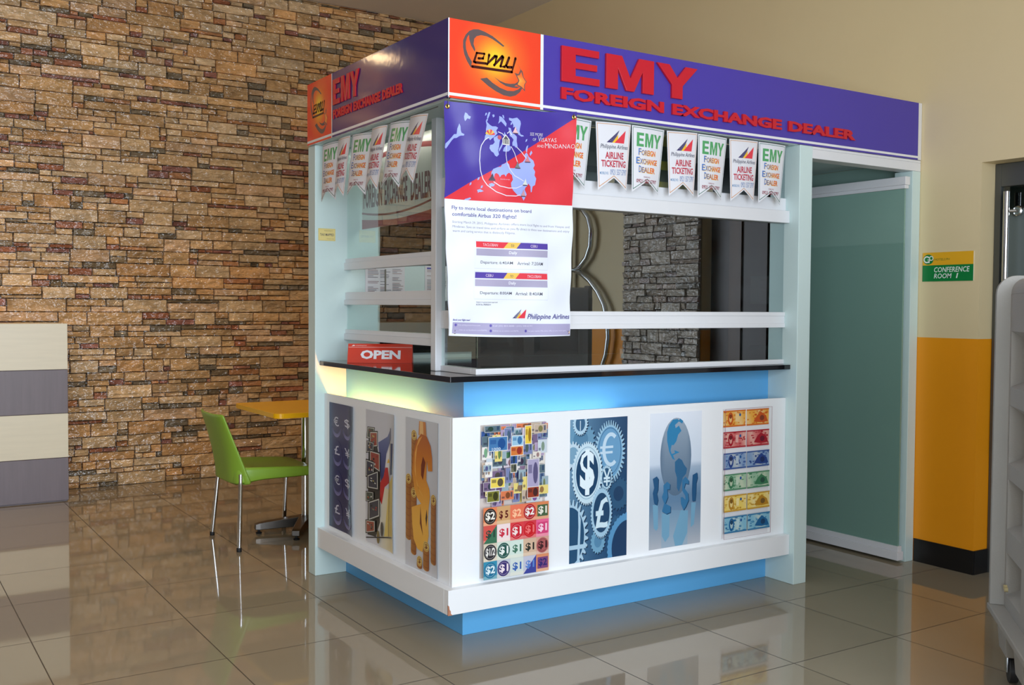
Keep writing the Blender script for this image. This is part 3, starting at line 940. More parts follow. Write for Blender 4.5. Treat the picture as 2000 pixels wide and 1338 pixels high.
PAINT = two_tone_mat()
M_ceil = mat('ceiling_paint', (226, 220, 212), 0.7, var=.03, bump=.05)
M_black = mat('black_skirting', (24, 22, 22), 0.35)
M_alu = mat('dark_aluminium', (92, 94, 92), 0.4, .6)
M_steel = mat('brushed_steel', (215, 218, 220), 0.16, 1.0)
M_wood = mat('dark_brown_timber', (60, 42, 30), 0.4, var=.35, vscale=3, stretch=(8, 8, .6))
M_wood2 = mat('brown_timber', (92, 66, 46), 0.4, var=.3, vscale=3, stretch=(8, 8, .6))
XL, YF = -7.0, -4.9

struct('floor', MB().box(XL - .1, 7.0, -9.0, YS + .15, -.05, 0), floor_mat())
struct('ceiling', MB().box(XL - .1, 7.0, -9.0, YS + .15, ZC, ZC + .08), M_ceil)
stone_wall('wall_back', (XL, YS, 0), (1, 0, 0), (0, -1, 0), XW - XL, ZC, 5)
struct('trim_1', MB().box(XL - .1, 7.0, YS + .001, YS + .15, 0, ZC), M_ceil)

# right wall with the doorway of the conference room
D0, D1, ZD = -.541, -1.69, 2.137
wr = MB()
wr.box(XW, XW + .14, D0, YS, 0, ZC)
wr.box(XW, XW + .14, D1, D0, ZD, ZC)
wr.box(XW, XW + .14, YF, D1, 0, ZC)
struct('wall_right', wr, PAINT)
bb = MB()
bb.box(XW - .008, XW, D0 - .004, -.19, 0, .125)
bb.box(XW, XW + .14, D0 - .008, D0, 0, .125)
bb.box(XW - .008, XW, YF, -2.53, 0, .125)
struct('baseboard_right', bb, M_black)
stone_wall('trim_2', (XW - .012, D1, 0), (0, -1, 0), (-1, 0, 0), .824, ZC, 9, grey=.72)

# left and front walls of the lobby, front with five tall windows
M_beige = mat('beige_wall', (205, 186, 150), 0.6, var=.03)
struct('wall_left', MB().box(XL - .12, XL, YF, YS, 0, ZC), mat('brown_wall', (124, 104, 84), 0.6, var=.04))
wf = MB()
wf.box(XL, XW + .1, YF - .12, YF, 3.25, ZC)
wf.box(XL, -5.8, YF - .12, YF, 0, 3.25)
wf.box(.7, XW + .1, YF - .12, YF, 0, 3.25)
wf.box(-5.8, .7, YF - .12, YF, 0, .25)
struct('wall_front', wf, M_beige)
for k in range(5):
    x0 = -5.8 + 1.3 * k
    fr = MB()
    fr.box(x0, x0 + .05, YF - .1, YF - .02, .25, 3.25)
    fr.box(x0 + 1.25, x0 + 1.3, YF - .1, YF - .02, .25, 3.25)
    fr.box(x0 + .05, x0 + 1.25, YF - .1, YF - .02, .25, .3)
    fr.box(x0 + .05, x0 + 1.25, YF - .1, YF - .02, 3.2, 3.25)
    struct('window_%d' % (k + 1), fr, M_alu)

# conference room beyond the doorway: dim, one window
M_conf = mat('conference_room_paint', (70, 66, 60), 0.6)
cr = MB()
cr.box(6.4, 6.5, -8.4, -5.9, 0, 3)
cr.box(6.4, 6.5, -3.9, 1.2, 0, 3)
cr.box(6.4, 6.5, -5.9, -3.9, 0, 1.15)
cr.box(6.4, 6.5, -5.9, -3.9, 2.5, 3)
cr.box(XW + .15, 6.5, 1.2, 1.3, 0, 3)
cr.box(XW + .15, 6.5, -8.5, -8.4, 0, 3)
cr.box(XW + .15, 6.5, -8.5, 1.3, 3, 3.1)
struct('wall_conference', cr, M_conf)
wfr = MB()
for y in (-5.9, -4.92, -3.94):
    wfr.box(6.4, 6.46, y, y + .04, 1.15, 2.5)
wfr.box(6.4, 6.46, -5.9, -3.9, 1.15, 1.2)
wfr.box(6.4, 6.46, -5.9, -3.9, 1.52, 1.56)
struct('window_6', wfr, M_alu)

# doorway: aluminium frame, glass leaf with a steel bar, dark timber leaf
G_door = glass_mat('door_glass', (.72, .78, .76))
FROST_D = mat('grey_frosted_film', (98, 108, 106), .4, spec=.5)
dr = thing('glass_door', 'glass door with a frosted film and a tall steel bar handle in the conference room doorway', 'door', (XW + .1, D0, 0))
fm = MB()
fm.box(2.868, 2.9, D0 - .035, D0 - .002, 0, ZD - .002)
fm.box(2.868, 2.9, -1.165, -1.135, 0, ZD - .002)
fm.box(2.868, 2.9, -1.135, D0 - .035, ZD - .12, ZD - .002)
obj('frame', fm, M_alu, dr, bevel=.002)
obj('glass_pane', MB().box(2.88, 2.888, -1.135, D0 - .035, 0.01, ZD - .12), G_door, dr)
obj('frosted_film', MB().box(2.8785, 2.8795, -1.13, D0 - .04, 0.05, 1.9), FROST_D, dr)
hb = MB()
hb.tube([(2.83, -.632, .62), (2.83, -.632, 1.985)], .016, 16)
hd = obj('bar_handle', hb, M_steel, dr)
kb = MB()
for z in (.75, 1.885):
    kb.lathe((2.8785, -.672, z), [(.026, 0), (.026, -.02), (.02, -.026)], 18, 'x')
    kb.tube([(2.85, -.672, z), (2.83, -.632, z)], .009, 10)
obj('standoff', kb, M_steel, hd)
tl = thing('timber_door', 'dark brown timber door leaf beside the stone pillar in the doorway', 'door', (XW + .1, -1.17, 0))
obj('leaf', MB().box(2.83, 2.868, -1.685, -1.17, 0.005, ZD - .005), M_wood, tl, bevel=.003)
obj('stile', MB().box(2.818, 2.8298, -1.503, -1.39, 0.01, ZD - .01), M_wood2, tl, bevel=.002)

# chrome letter-like tube ornament on the cream wall across the lobby, seen mirrored in the kiosk window
pts = [(-3.16, .55), (-3.16, 2.2), (-3.1, 2.19), (-3.0, 2.15), (-2.92, 2.08), (-2.882, 1.98), (-2.89, 1.86), (-2.94, 1.77), (-3.03, 1.70), (-3.13, 1.677), (-3.02, 1.655), (-2.9, 1.59), (-2.79, 1.5), (-2.71, 1.4), (-2.665, 1.28), (-2.655, 1.15), (-2.68, 1.02), (-2.74, .9), (-2.82, .75), (-2.88, .55)]
tag(obj('wall_ornament', MB().tube([(XW - .05, y, z) for y, z in pts], .021, 14), M_steel, loc=(XW - .05, -3.16, .55)),
    'curved chrome tube ornament on the cream wall beyond the stone pillar', 'ornament')

# warm recessed downlights in the lobby ceiling
M_bulb = emit_mat('warm_lamp_face', (1.0, .70, .38), 20.0)
M_white_metal = mat('white_enamel', (235, 235, 230), .35)


def downlight(x, y, power, label, group=None, ang=110, drop=0.0, r=.07):
    """recessed lamp, or (drop > 0) a short cylinder lamp hanging below the ceiling"""
    t = thing('downlight', label, 'lamp', (x, y, ZC), group)
    z = ZC - drop
    if drop:
        obj('body', MB().lathe((x, y, z), [(r + .02, -.008), (r + .025, 0), (r + .025, .2), (r + .02, .205)], 28), M_white_metal, t)
        obj('stem', MB().tube([(x, y, z + .2055), (x, y, ZC - .001)], .012, 12), M_white_metal, t)
    else:
        obj('rim', MB().lathe((x, y, z - .012), [(r + .015, 0), (r + .025, .004), (r + .025, .0118)], 24), M_white_metal, t)
    obj('lens', MB().lathe((x, y, z - .016), [(r - .01, 0), (r, .0035)], 24), M_bulb, t)
    d = bpy.data.lights.new('downlight_beam', 'SPOT')
    d.energy, d.color, d.spot_size, d.spot_blend, d.shadow_soft_size = power, (1.0, .66, .36), radians(ang), .85, .06
    o = bpy.data.objects.new('downlight_beam', d)
    COL.objects.link(o)
    o.parent = t
    o.location = (0, 0, -drop - .03)
    return t


G = 'hanging cylinder lamps along the stone wall'
for x, w in ((-4.3, 'over the striped counter'), (-1.99, 'over the middle of the stone wall')):
    downlight(x, 4.26, 26, 'warm cylinder lamp hanging close to the stone wall ' + w, G, 104, .43, .12)
downlight(.25, 2.5, 75, 'warm recessed ceiling downlight over the yellow cafe table', None, 120)
downlight(-2.6, 2.2, 60, 'added warm fill downlight in the lobby left of the green chair', None, 120)  # extra lamp added for warm light bouncing up to the ceiling
# ------------------------------------------------------------------ kiosk
M_col = mat('pale_aqua_paint', (206, 226, 224), 0.42, var=.025, bump=.05, bscale=40)
M_white = mat('white_laminate', (236, 238, 240), 0.33, var=.015)
M_pvc = mat('white_aluminium_rail', (226, 227, 230), 0.35, var=.02)
M_blue = mat('sky_blue_paint', (98, 175, 228), 0.36, var=.02)
M_granite = mat('black_granite', (16, 18, 24), 0.08, var=.4, vscale=120, coat=.3)
M_int = mat('pale_blue_interior', (190, 214, 220), 0.5, var=.03)
M_green_int = mat('pale_green_interior', (150, 180, 170), 0.5, var=.03)
M_tint = mat('black_tinted_glass', (14, 18, 19), 0.04, var=.1)
M_frost = mat('frosted_green_glass', (124, 160, 148), 0.28, spec=.45, var=.05, vscale=2)
M_clear_g = mat('lightly_frosted_glass', (136, 170, 158), 0.2, spec=.5, var=.05, vscale=2)
G_win = glass_mat('window_glass', (.74, .82, .83), 2.2, gain=2.0)
G_side = glass_mat('side_glass', (.90, .95, .94), 1.5)
FO, ZF0, ZF1, ZSF = -.1835, 2.189, 2.495, 2.187

kiosk = thing('exchange_kiosk', 'money changer kiosk with purple and orange sign fascia, aqua columns and a glass front', 'kiosk', (0, 0, 0))
obj('back_partition', MB().box(-.169, XW - .002, YL, YL + .0914, 0, ZSF), M_col, kiosk, bevel=.003)
obj('right_column', MB().box(XR, XR + .0913, -.1854, .005, 0, ZSF), M_col, kiosk, bevel=.003)
obj('corner_post', MB().box(-.026, .022, .2, .245, 1.1005, ZSF), M_pvc, kiosk, bevel=.003)
obj('soffit', MB().box(FO + .02, XW - .002, FO + .02, YL + .07, ZSF, ZSF + .012), M_col, kiosk)

# black tinted panes set in the back partition, extended to darken the view inside
for z0, z1 in ((1.60, 2.1), (1.13, 1.41)):
    tp = MB()
    tp.box(.19, 2.6, YL - .006, YL - .0005, z0, z1)
    tp.box(.75, 2.6, YL - .006, YL - .0005, 1.41, 1.60) if z0 > 1.5 else None
    if z0 < 1.5:
        tp.box(.75, 1.796, YL - .006, YL - .0005, 1.1005, 1.13)
    obj('tinted_pane', tp, M_tint, kiosk)

obj('added_dark_screen', MB().box(XR + .03, XR + .04, .0055, YL - .007, 0, ZSF - .001), M_tint, kiosk)  # black sheet added to keep the view through the front window dark

# front window
wz = MB()
wz.box(-.002, XR - .0005, -.102, -.06, 1.1005, 1.125)
wz.box(-.002, .04, -.06, .1995, 1.1005, 1.125)
obj('window_sill', wz, M_pvc, kiosk, bevel=.002)
mr_ = MB()
for z0, z1, y in ((1.285, 1.307, -.106), (1.307, 1.343, -.103), (1.343, 1.362, -.106)):
    mr_.box(.0, XR - .0005, y, -.07, z0, z1)
mr_.box(-.002, .03, -.07, .1995, 1.285, 1.362)
obj('middle_rail', mr_, M_pvc, kiosk, bevel=.0015)
tr_ = MB()
tr_.box(.0, XR - .0005, -.125, -.07, 1.806, 1.866)
tr_.box(.0, XR - .0005, -.1, -.07, 1.866, 1.93)
tr_.box(-.002, .03, -.07, .1995, 1.806, 1.93)
obj('top_rail', tr_, M_pvc, kiosk, bevel=.002)
for z0, z1 in ((1.125, 1.285), (1.362, 1.806), (1.93, ZSF)):
    obj('front_pane', MB().box(.012, XR - .0005, -.09, -.083, z0, z1), G_win, kiosk)
    obj('corner_pane', MB().box(.004, .011, -.09, .1995, z0, z1), G_side, kiosk)

# serving side window
for z0, z1, zm in ((1.563, 1.62, 1.6), (1.385, 1.449, 1.41), (1.206, 1.259, 1.238)):
    r_ = MB()
    r_.box(-.012, .03, .2455, YL - .0005, z0, zm)
    r_.box(-.005, .03, .2455, YL - .0005, zm, z1)
    obj('side_rail', r_, M_pvc, kiosk, bevel=.0015)
for z0, z1 in ((1.62, ZSF), (1.259, 1.385)):
    obj('side_pane', MB().box(.006, .012, .2455, YL - .0005, z0, z1), G_side, kiosk)

# doorway of the kiosk: header, jamb, open frosted door
hd_ = MB()
hd_.box(XR + .0918, XW - .002, -.1834, -.1, 2.128, 2.1735)
hd_.box(XR + .0918, XW - .002, -.1834, -.12, 2.1737, 2.1868)
obj('door_header', hd_, M_pvc, kiosk, bevel=.002)
obj('door_jamb', MB().box(2.682, XW - .002, -.1834, -.07, 0, 2.1275), M_col, kiosk, bevel=.002)
obj('inner_wall', MB().box(XW - .006, XW - .0025, -.069, YL - .001, 0, ZSF - .002), M_green_int, kiosk)
dl = obj('frosted_door', MB().box(2.634, 2.646, -.17, .58, .09, 1.74), M_frost, kiosk)
dm = MB()
dm.box(2.62, 2.66, -.185, .59, 2.05, 2.094)
dm.box(2.624, 2.656, -.18, .59, 2.03, 2.05)
obj('door_top_rail', dm, M_pvc, dl, bevel=.002)
dm = MB()
dm.box(2.616, 2.664, -.185, .59, .014, .06)
dm.box(2.624, 2.656, -.18, .59, .06, .09)
obj('door_bottom_rail', dm, M_pvc, dl, bevel=.002)
obj('clear_band', MB().box(2.635, 2.645, -.17, .58, 1.74, 2.03), M_clear_g, dl)

# fascia: printed panels with raised lettering
RED, BLUE, WHITE, GREY = (238, 66, 38), (72, 58, 160), (232, 232, 232), (112, 100, 106)
M_print = print_mat('printed_vinyl', .3)
M_gloss = print_mat('glossy_printed_vinyl', .1, .6, bump=.02, bscale=14)
M_letter = mat('raised_red_acrylic', (196, 24, 44), .3, var=.03)


def logo(A, s0, s1, t0, t1):
    """orange square with the swoosh ring, star and script word"""
    X = lambda pts: [(s0 + (s1 - s0) * p[0], t0 + (t1 - t0) * p[1]) for p in pts]

    def glow(x, y):
        u, v = (x - s0) / (s1 - s0), (y - t0) / (t1 - t0)
        d = math.hypot((u - .49) * 1.45, (v - .53) * 1.0)
        if d < .08:
            return mix3((250, 226, 40), (248, 206, 48), d / .08)
        if d < .34:
            return mix3((248, 206, 48), (240, 104, 44), (d - .08) / .26)
        return mix3((240, 104, 44), RED, (d - .34) / .28)
    A.grad(s0, s1, t0, t1, glow, 26, 20)
    for k in ('logo_arc', 'logo_low', 'logo_cres'):
        A.poly(X(TR[k]), (96, 82, 84))
    A.poly(X(TR['logo_star']), (110, 84, 80))
    sx, sy = X([(.745, .28)])[0]
    A.poly(X(TR['logo_starin']), lambda p: lin(mix3((250, 196, 84), (242, 96, 44), math.hypot((p[0] - sx) / (s1 - s0), (p[1] - sy) / (t1 - t0)) * 9)))
    ink = (66, 14, 14)
    w = .0098
    A.stroke(X(TR['logo_e']), w, ink)
    A.stroke(X(TR['logo_m']), w * 1.15, ink)
    A.stroke(X(TR['logo_y']), w * 1.1, ink)
    A.stroke(X(TR['logo_y2']), w * 1.1, ink)


def fascia(w, h, orange0, orange1, purple=BLUE):
    """printed board: orange logo square between orange0..orange1 (metres), purple elsewhere, white lines"""
    A = Art(w, h)
    y0, y1 = (2.198 - ZF0) / h, (2.2095 - ZF0) / h
    A.poly(rect(0, 1, 0, 1), purple)
    A.poly(rect(orange0 / w, orange1 / w, 0, y0), RED)
    logo(A, orange0 / w, orange1 / w, y1, 1)
    A.poly(rect(0, 1, y0, y1), WHITE)
    return A


fw = XW - .002 - FO
A = fascia(fw, ZF1 - ZF0, .006, .432)
A.poly(rect(.432 / fw, .4465 / fw, 0, 1), WHITE)
A.poly(rect(0, .0055 / fw, 0, 1), WHITE)
A.poly(rect((2.722 - FO) / fw, 1, 0, 1), (226, 224, 222))
me = A.mesh('sign_fascia', plane_map((FO, FO, ZF0), (fw, 0, 0), (0, 0, ZF1 - ZF0), (0, -1, 0)), M_print, back=(200, 200, 200), thick=.018)
fas = link('sign_fascia', me, kiosk)
lw = 1.278 - FO - .0002
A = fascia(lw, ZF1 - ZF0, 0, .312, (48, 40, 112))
A.poly(rect(.312 / lw, .321 / lw, 0, 1), WHITE)
# left board runs from the back (s=0) to the front corner (s=1)
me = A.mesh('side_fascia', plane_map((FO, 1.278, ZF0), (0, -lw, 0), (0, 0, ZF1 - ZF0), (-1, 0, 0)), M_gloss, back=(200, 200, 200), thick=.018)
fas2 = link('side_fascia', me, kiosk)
obj('fascia_top', MB().box(FO + .018, XW - .002, FO + .018, 1.277, ZF1 - .012, ZF1 - .002), M_white, kiosk)

LE = [(0, 0), (1, 0), (1, .2), (.36, .2), (.36, .41), (.93, .41), (.93, .59), (.36, .59), (.36, .8), (.98, .8), (.98, 1), (0, 1)]
LM = [(0, 0), (.24, 0), (.24, .62), (.42, 0), (.58, 0), (.76, .62), (.76, 0), (1, 0), (1, 1), (.68, 1), (.5, .38), (.32, 1), (0, 1)]
LY = [(.37, 0), (.63, 0), (.63, .4), (1, 1), (.7, 1), (.5, .63), (.3, 1), (0, 1), (.37, .4)]


def letters(parent, P, n, spans, z0, z1):
    for (a, b), L in zip(spans, (LE, LM, LY)):
        m = MB().prism([P(a + (b - a) * p[0], z0 + (z1 - z0) * p[1]) for p in L], n)
        obj('sign_letter', m, M_letter, parent, bevel=.001)


def words(parent, P, n, items, z0, z1):
    n = Vector(n)
    for st, a, b in items:
        T, (xa, xb, ya, yb) = text_tris(st, .045)
        m = MB()
        f = lambda p: P(a + (b - a) * (p[0] - xa) / (xb - xa), z0 + (z1 - z0) * (p[1] - ya) / (yb - ya))
        ed = {}
        for t in T:
            m.add([f(p) + n for p in t], [(0, 1, 2)])
            for i in range(3):
                e = (t[i], t[(i + 1) % 3])
                k = (min(e), max(e))
                ed[k] = None if k in ed else e
        for e in ed.values():
            if e:
                m.add([f(e[0]), f(e[1]), f(e[1]) + n, f(e[0]) + n], [(0, 1, 2, 3)])
        obj('sign_lettering', m, M_letter, parent)


PF = lambda s, z: Vector((s, FO - .0012, z))
letters(fas, PF, (0, -.012, 0), ((.347, .545), (.580, .845), (.862, 1.103)), 2.316, 2.462)
words(fas, PF, (0, -.01, 0), (('FOREIGN', .348, .907), ('EXCHANGE', .957, 1.657), ('DEALER', 1.705, 2.198)), 2.243, 2.2925)
PL = lambda s, z: Vector((FO - .0012, s, z))
letters(fas2, PL, (-.006, 0, 0), ((.938, .858), (.84, .74), (.735, .637)), 2.338, 2.458)
words(fas2, PL, (-.004, 0, 0), (('FOREIGN', .938, .722), ('EXCHANGE', .7, .418), ('DEALER', .395, .198)), 2.273, 2.316)

# ------------------------------------------------------------------ service counter
ctr = thing('service_counter', 'sky blue kiosk counter clad in white boards, with a blue recessed plinth', 'counter', (0, 0, 0))
obj('body', MB().box(0, XR - .0005, 0, YL - .0005, 0, 1.0765), M_blue, ctr, bevel=.002)
P_, S_ = -.1193, -.157
obj('front_board', MB().box(P_, XR - .0008, P_, P_ + .018, .2, .9331), M_white, ctr, bevel=.0015)
obj('side_board', MB().box(P_, P_ + .018, P_ + .0185, YL - .0008, .2, .9331), M_white, ctr, bevel=.0015)
sk = MB()
sk.box(S_, XR - .001, S_, P_ - .0005, .1486, .2488)
sk.box(S_, P_ - .0005, P_ - .0005, YL - .001, .1486, .2488)
sk.box(P_ - .0005, XR - .001, P_ - .0005, -.0005, .1486, .19)
sk.box(P_ - .0005, -.0005, -.0005, YL - .001, .1486, .19)
skb = obj('lower_skirting', sk, M_white, ctr, bevel=.0015)
M_chip = mat('bare_chipboard', (176, 120, 92), .8, var=.3, vscale=80)
chip = MB()
chip.prism([(S_ - .0006, S_ - .0006, .1484), (S_ - .0006, S_ - .0006, .19), (S_ + .004, S_ - .0006, .186), (S_ + .006, S_ - .0006, .172), (S_ + .011, S_ - .0006, .166), (S_ + .012, S_ - .0006, .155), (S_ + .02, S_ - .0006, .1484)], (0, .006, 0))
obj('chipped_corner', chip, M_chip, skb)
top = obj('countertop', MB().box(-.1455, XR - .0006, -.1455, YL - .0006, 1.077, 1.1), M_granite, loc=(.8, .5, 1.077), bevel=.0015)
tag(top, 'polished black stone countertop on the blue counter, with the open sign on it', 'countertop')

# warm tube hidden in the trough behind the side board
tb = thing('tube_lamp', 'warm tube light glowing in the trough behind the white side board', 'lamp', (-.06, .75, .86))
obj('tube', MB().tube([(-.055, .34, .83), (-.055, 1.16, .83)], .013, 14), emit_mat('warm_tube', (1.0, .34, .06), 88), tb)
for ya, yb in ((.32, .34), (1.16, 1.18)):
    obj('end_cap', MB().tube([(-.055, ya, .83), (-.055, yb, .83)], .0145, 14), M_white_metal, tb)
obj('batten', MB().box(-.075, -.035, .32, 1.18, .795, .815), M_white_metal, tb)

# cool tube in the front trough, shorter
tf = thing('tube_lamp', 'white tube light hidden in the trough behind the front board near the corner', 'lamp', (.3, -.06, .86))
obj('tube', MB().tube([(.04, -.055, .862), (.8, -.055, .862)], .013, 14), emit_mat('cool_tube', (1.0, .84, .80), 6.5), tf)
for xa, xb in ((.02, .04), (.8, .82)):
    obj('end_cap', MB().tube([(xa, -.055, .862), (xb, -.055, .862)], .0145, 14), M_white_metal, tf)
obj('batten', MB().box(.02, .82, -.075, -.035, .825, .845), M_white_metal, tf)

# lamp under the kiosk ceiling
kl = thing('ceiling_lamp', 'slim white lamp under the kiosk ceiling behind the glass', 'lamp', (.9, .65, ZSF))
obj('housing', MB().box(.24, 1.4, .58, .72, ZSF - .035, ZSF - .0005), M_white_metal, kl, bevel=.004)
obj('lip', MB().box(.24, 1.4, .574, .5795, ZSF - .075, ZSF - .0005), M_white_metal, kl)
obj('diffuser', MB().box(.26, 1.38, .60, .70, ZSF - .041, ZSF - .0355), emit_mat('lamp_diffuser', (1.0, .96, .88), 15), kl)

# inside the kiosk, behind the side window
sl = thing('sign_fill_strip', 'added fill light strip behind the side window glass, brightening the hanging sign', 'lamp', (.045, .7, ZSF))  # strip added only to light the front of the hanging sign
obj('lip', MB().box(.0265, .0295, .3, 1.19, ZSF - .026, ZSF - .0005), M_white_metal, sl)  # added lip hides the glowing strip from outside
obj('channel', MB().box(.03, .06, .3, 1.19, ZSF - .012, ZSF - .0005), M_white_metal, sl)
obj('diffuser', MB().box(.034, .056, .31, 1.18, ZSF - .016, ZSF - .0125), emit_mat('fill_strip_face', (1.0, .95, .86), 8), sl)
A = Art(.92, .5)
A.poly(rect(0, 1, 0, 1), (226, 222, 216))
A.poly([(0, 0), (1, 0), (1, .10)] + [(1 - k / 12, .07 + .09 * abs(1 - k / 12 - .42) ** 1.6 * 2.2) for k in range(13)], (170, 60, 60))
A.line([(k / 14, .14 + .16 * (k / 14 - .38) ** 2 * 2.6) for k in range(15)], .012, (140, 44, 44))
A.text('FOREIGN', .02, .26, .25, .55, (120, 36, 40), .03)
A.text('EXCHANGE', .29, .56, .25, .55, (120, 36, 40), .03)
A.text('DEALER', .60, .82, .25, .55, (120, 36, 40), .03)
A.line([(k / 14, .78 + .4 * (k / 14) * (1 - k / 14)) for k in range(15)], .03, (150, 40, 42))
tag(link('hanging_sign', A.mesh('hanging_sign', plane_map((.085, 1.205, 1.775), (0, -.92, 0), (0, 0, .41), (-1, 0, 0)), M_print, back=(220, 216, 210), thick=.004)),
    'white and dark red exchange dealer sign hanging inside the side window', 'sign')


def paper(x0, x1, z0, z1, label, seed, head):
    R = random.Random(seed)
    A = Art(x1 - x0, z1 - z0)
    A.poly(rect(0, 1, 0, 1), (222, 222, 226))
    A.poly(rect(.06, .5, .9, .95), head)
    for k in range(20):
        y = .86 - k * .04
        for c in range(3):
            if R.random() < .8:
                A.poly(rect(.06 + c * .31, .06 + c * .31 + R.uniform(.12, .28), y, y + .014), R.choice([(120, 116, 130), (150, 120, 118), (110, 110, 116)]))
    A.poly(rect(.48, .52, .06, .86), (130, 128, 120))
    return tag(link('notice_paper', A.mesh('notice_paper', plane_map((x0, YL - .003, z0), (x1 - x0, 0, 0), (0, 0, z1 - z0), (0, -1, 0)), M_print, back=(222, 222, 226), thick=.001)), label, 'paper')


paper(.106, .334, 1.415, 1.598, 'white printed notice taped to the wall behind the serving gap, left of the two', 3, (120, 110, 150))
paper(.455, .66, 1.415, 1.598, 'white printed notice half hidden by the corner post inside the serving gap', 4, (96, 92, 170))
A = Art(.2, .28)
A.poly(rect(0, 1, 0, 1), (236, 196, 52))
A.poly(rect(.2, .8, .55, .8), (60, 76, 50))
A.poly(rect(.2, .8, .2, .4), (74, 84, 50))
tag(link('yellow_notice', A.mesh('yellow_notice', plane_map((.93, -.075, 1.905), (.26, 0, 0), (0, 0, .27), (0, -1, 0)), M_print, back=(236, 196, 52), thick=.001)),
    'yellow notice inside the front window behind the pennants', 'notice')
# ------------------------------------------------------------------ posters on the counter
M_poster = print_mat('poster_gloss', .22, .5)
NAVY = (22, 22, 66)


def poster(name, A, frame, label, back=(236, 238, 240), bow=0.0, cut=None):
    a0, a1, z0, z1, side = frame
    if side == 'front':
        f0 = plane_map((a0, P_ - .0018, z0), (a1 - a0, 0, 0), (0, 0, z1 - z0), (0, -1, 0))
        n = Vector((0, -1, 0))
    else:
        f0 = plane_map((P_ - .0018, a0, z0), (0, a1 - a0, 0), (0, 0, z1 - z0), (-1, 0, 0))
        n = Vector((-1, 0, 0))
    f = (lambda x, y, d: f0(x, y, d) + n * bow * max(0, x - .7) ** 2 * 11 * (1 + .4 * sin(y * 5))) if bow else f0
    if bow:
        cut = (16, 4)
    c = f0(.5, 0, 0)
    o = link(name, A.mesh(name, f, M_poster, back=back, thick=.0012, cut=cut, off=c), loc=c)
    return tag(o, label, 'poster', 'picture posters on the counter boards')


# 1 banknote collage with price squares
R = random.Random(21)
A = Art(.322, .628)
A.poly(rect(0, 1, 0, 1), (206, 196, 190))
NOTE = [(222, 214, 204), (208, 196, 206), (170, 150, 180), (120, 130, 170), (196, 206, 214), (226, 206, 120), (214, 120, 80), (96, 120, 150), (150, 170, 180), (232, 226, 220), (120, 100, 130), (90, 110, 120), (190, 170, 150), (60, 90, 150)]
for k in range(120):
    w, h = R.choice([(.2, .06), (.15, .09), (.24, .07), (.11, .1), (.13, .045)])
    x, y = R.uniform(-.05, .95), R.uniform(.45, .97)
    a, b, c, d = max(0, x), min(1, x + w), max(.42, y), min(.998, y + h)
    if b - a < .03 or d - c < .015:
        continue
    q = R.choice(NOTE)
    A.poly(rect(a, b, c, d), mix3(q, (226, 222, 218), R.uniform(.1, .9)))
    e = .005
    A.poly(rect(a + e, b - e, c + e * .5, d - e * .5), q)
    m = tuple(x_ * R.uniform(.45, .75) for x_ in q)
    A.poly(ell(a + (b - a) * R.uniform(.3, .7), (c + d) / 2, (b - a) * .18, (d - c) * .36, 10), m)
    A.poly(rect(a + (b - a) * .08, a + (b - a) * .3, c + (d - c) * .2, c + (d - c) * .4), mix3(q, (40, 40, 60), .5))
    if R.random() < .5:
        A.poly(rect(b - (b - a) * .25, b - (b - a) * .1, c + (d - c) * .3, d - (d - c) * .15), mix3(q, (30, 50, 90), .6))
for (a, b, c, d, q, q2) in ((.07, .36, .83, .925, (70, 120, 170), (36, 80, 140)), (.42, .6, .855, .925, (150, 190, 214), (60, 110, 160)), (.62, .73, .86, .985, (230, 196, 70), (150, 110, 40)),
                            (.4, .6, .79, .855, (206, 120, 60), (150, 50, 40)), (.66, .85, .57, .76, (168, 160, 190), (90, 84, 120)), (.1, .32, .59, .66, (232, 206, 90), (90, 80, 60)),
                            (.05, .24, .5, .575, (120, 120, 50), (60, 60, 30)), (.66, .85, .5, .575, (150, 60, 40), (70, 40, 40)), (.4, .5, .68, .74, (110, 110, 90), (60, 66, 60))):
    A.poly(rect(a, b, c, d), (230, 226, 222))
    A.poly(rect(a + .008, b - .008, c + .004, d - .004), q)
    A.poly(ell(a + (b - a) * .68, (c + d) / 2, (b - a) * .2, (d - c) * .38, 14), q2)
    A.poly(rect(a + (b - a) * .1, a + (b - a) * .4, c + (d - c) * .5, c + (d - c) * .8), mix3(q, q2, .6))
A.text('1000', .12, .25, .835, .855, (190, 210, 226), .02)
A.text('100', .5, .6, .612, .63, (60, 80, 120), .02)
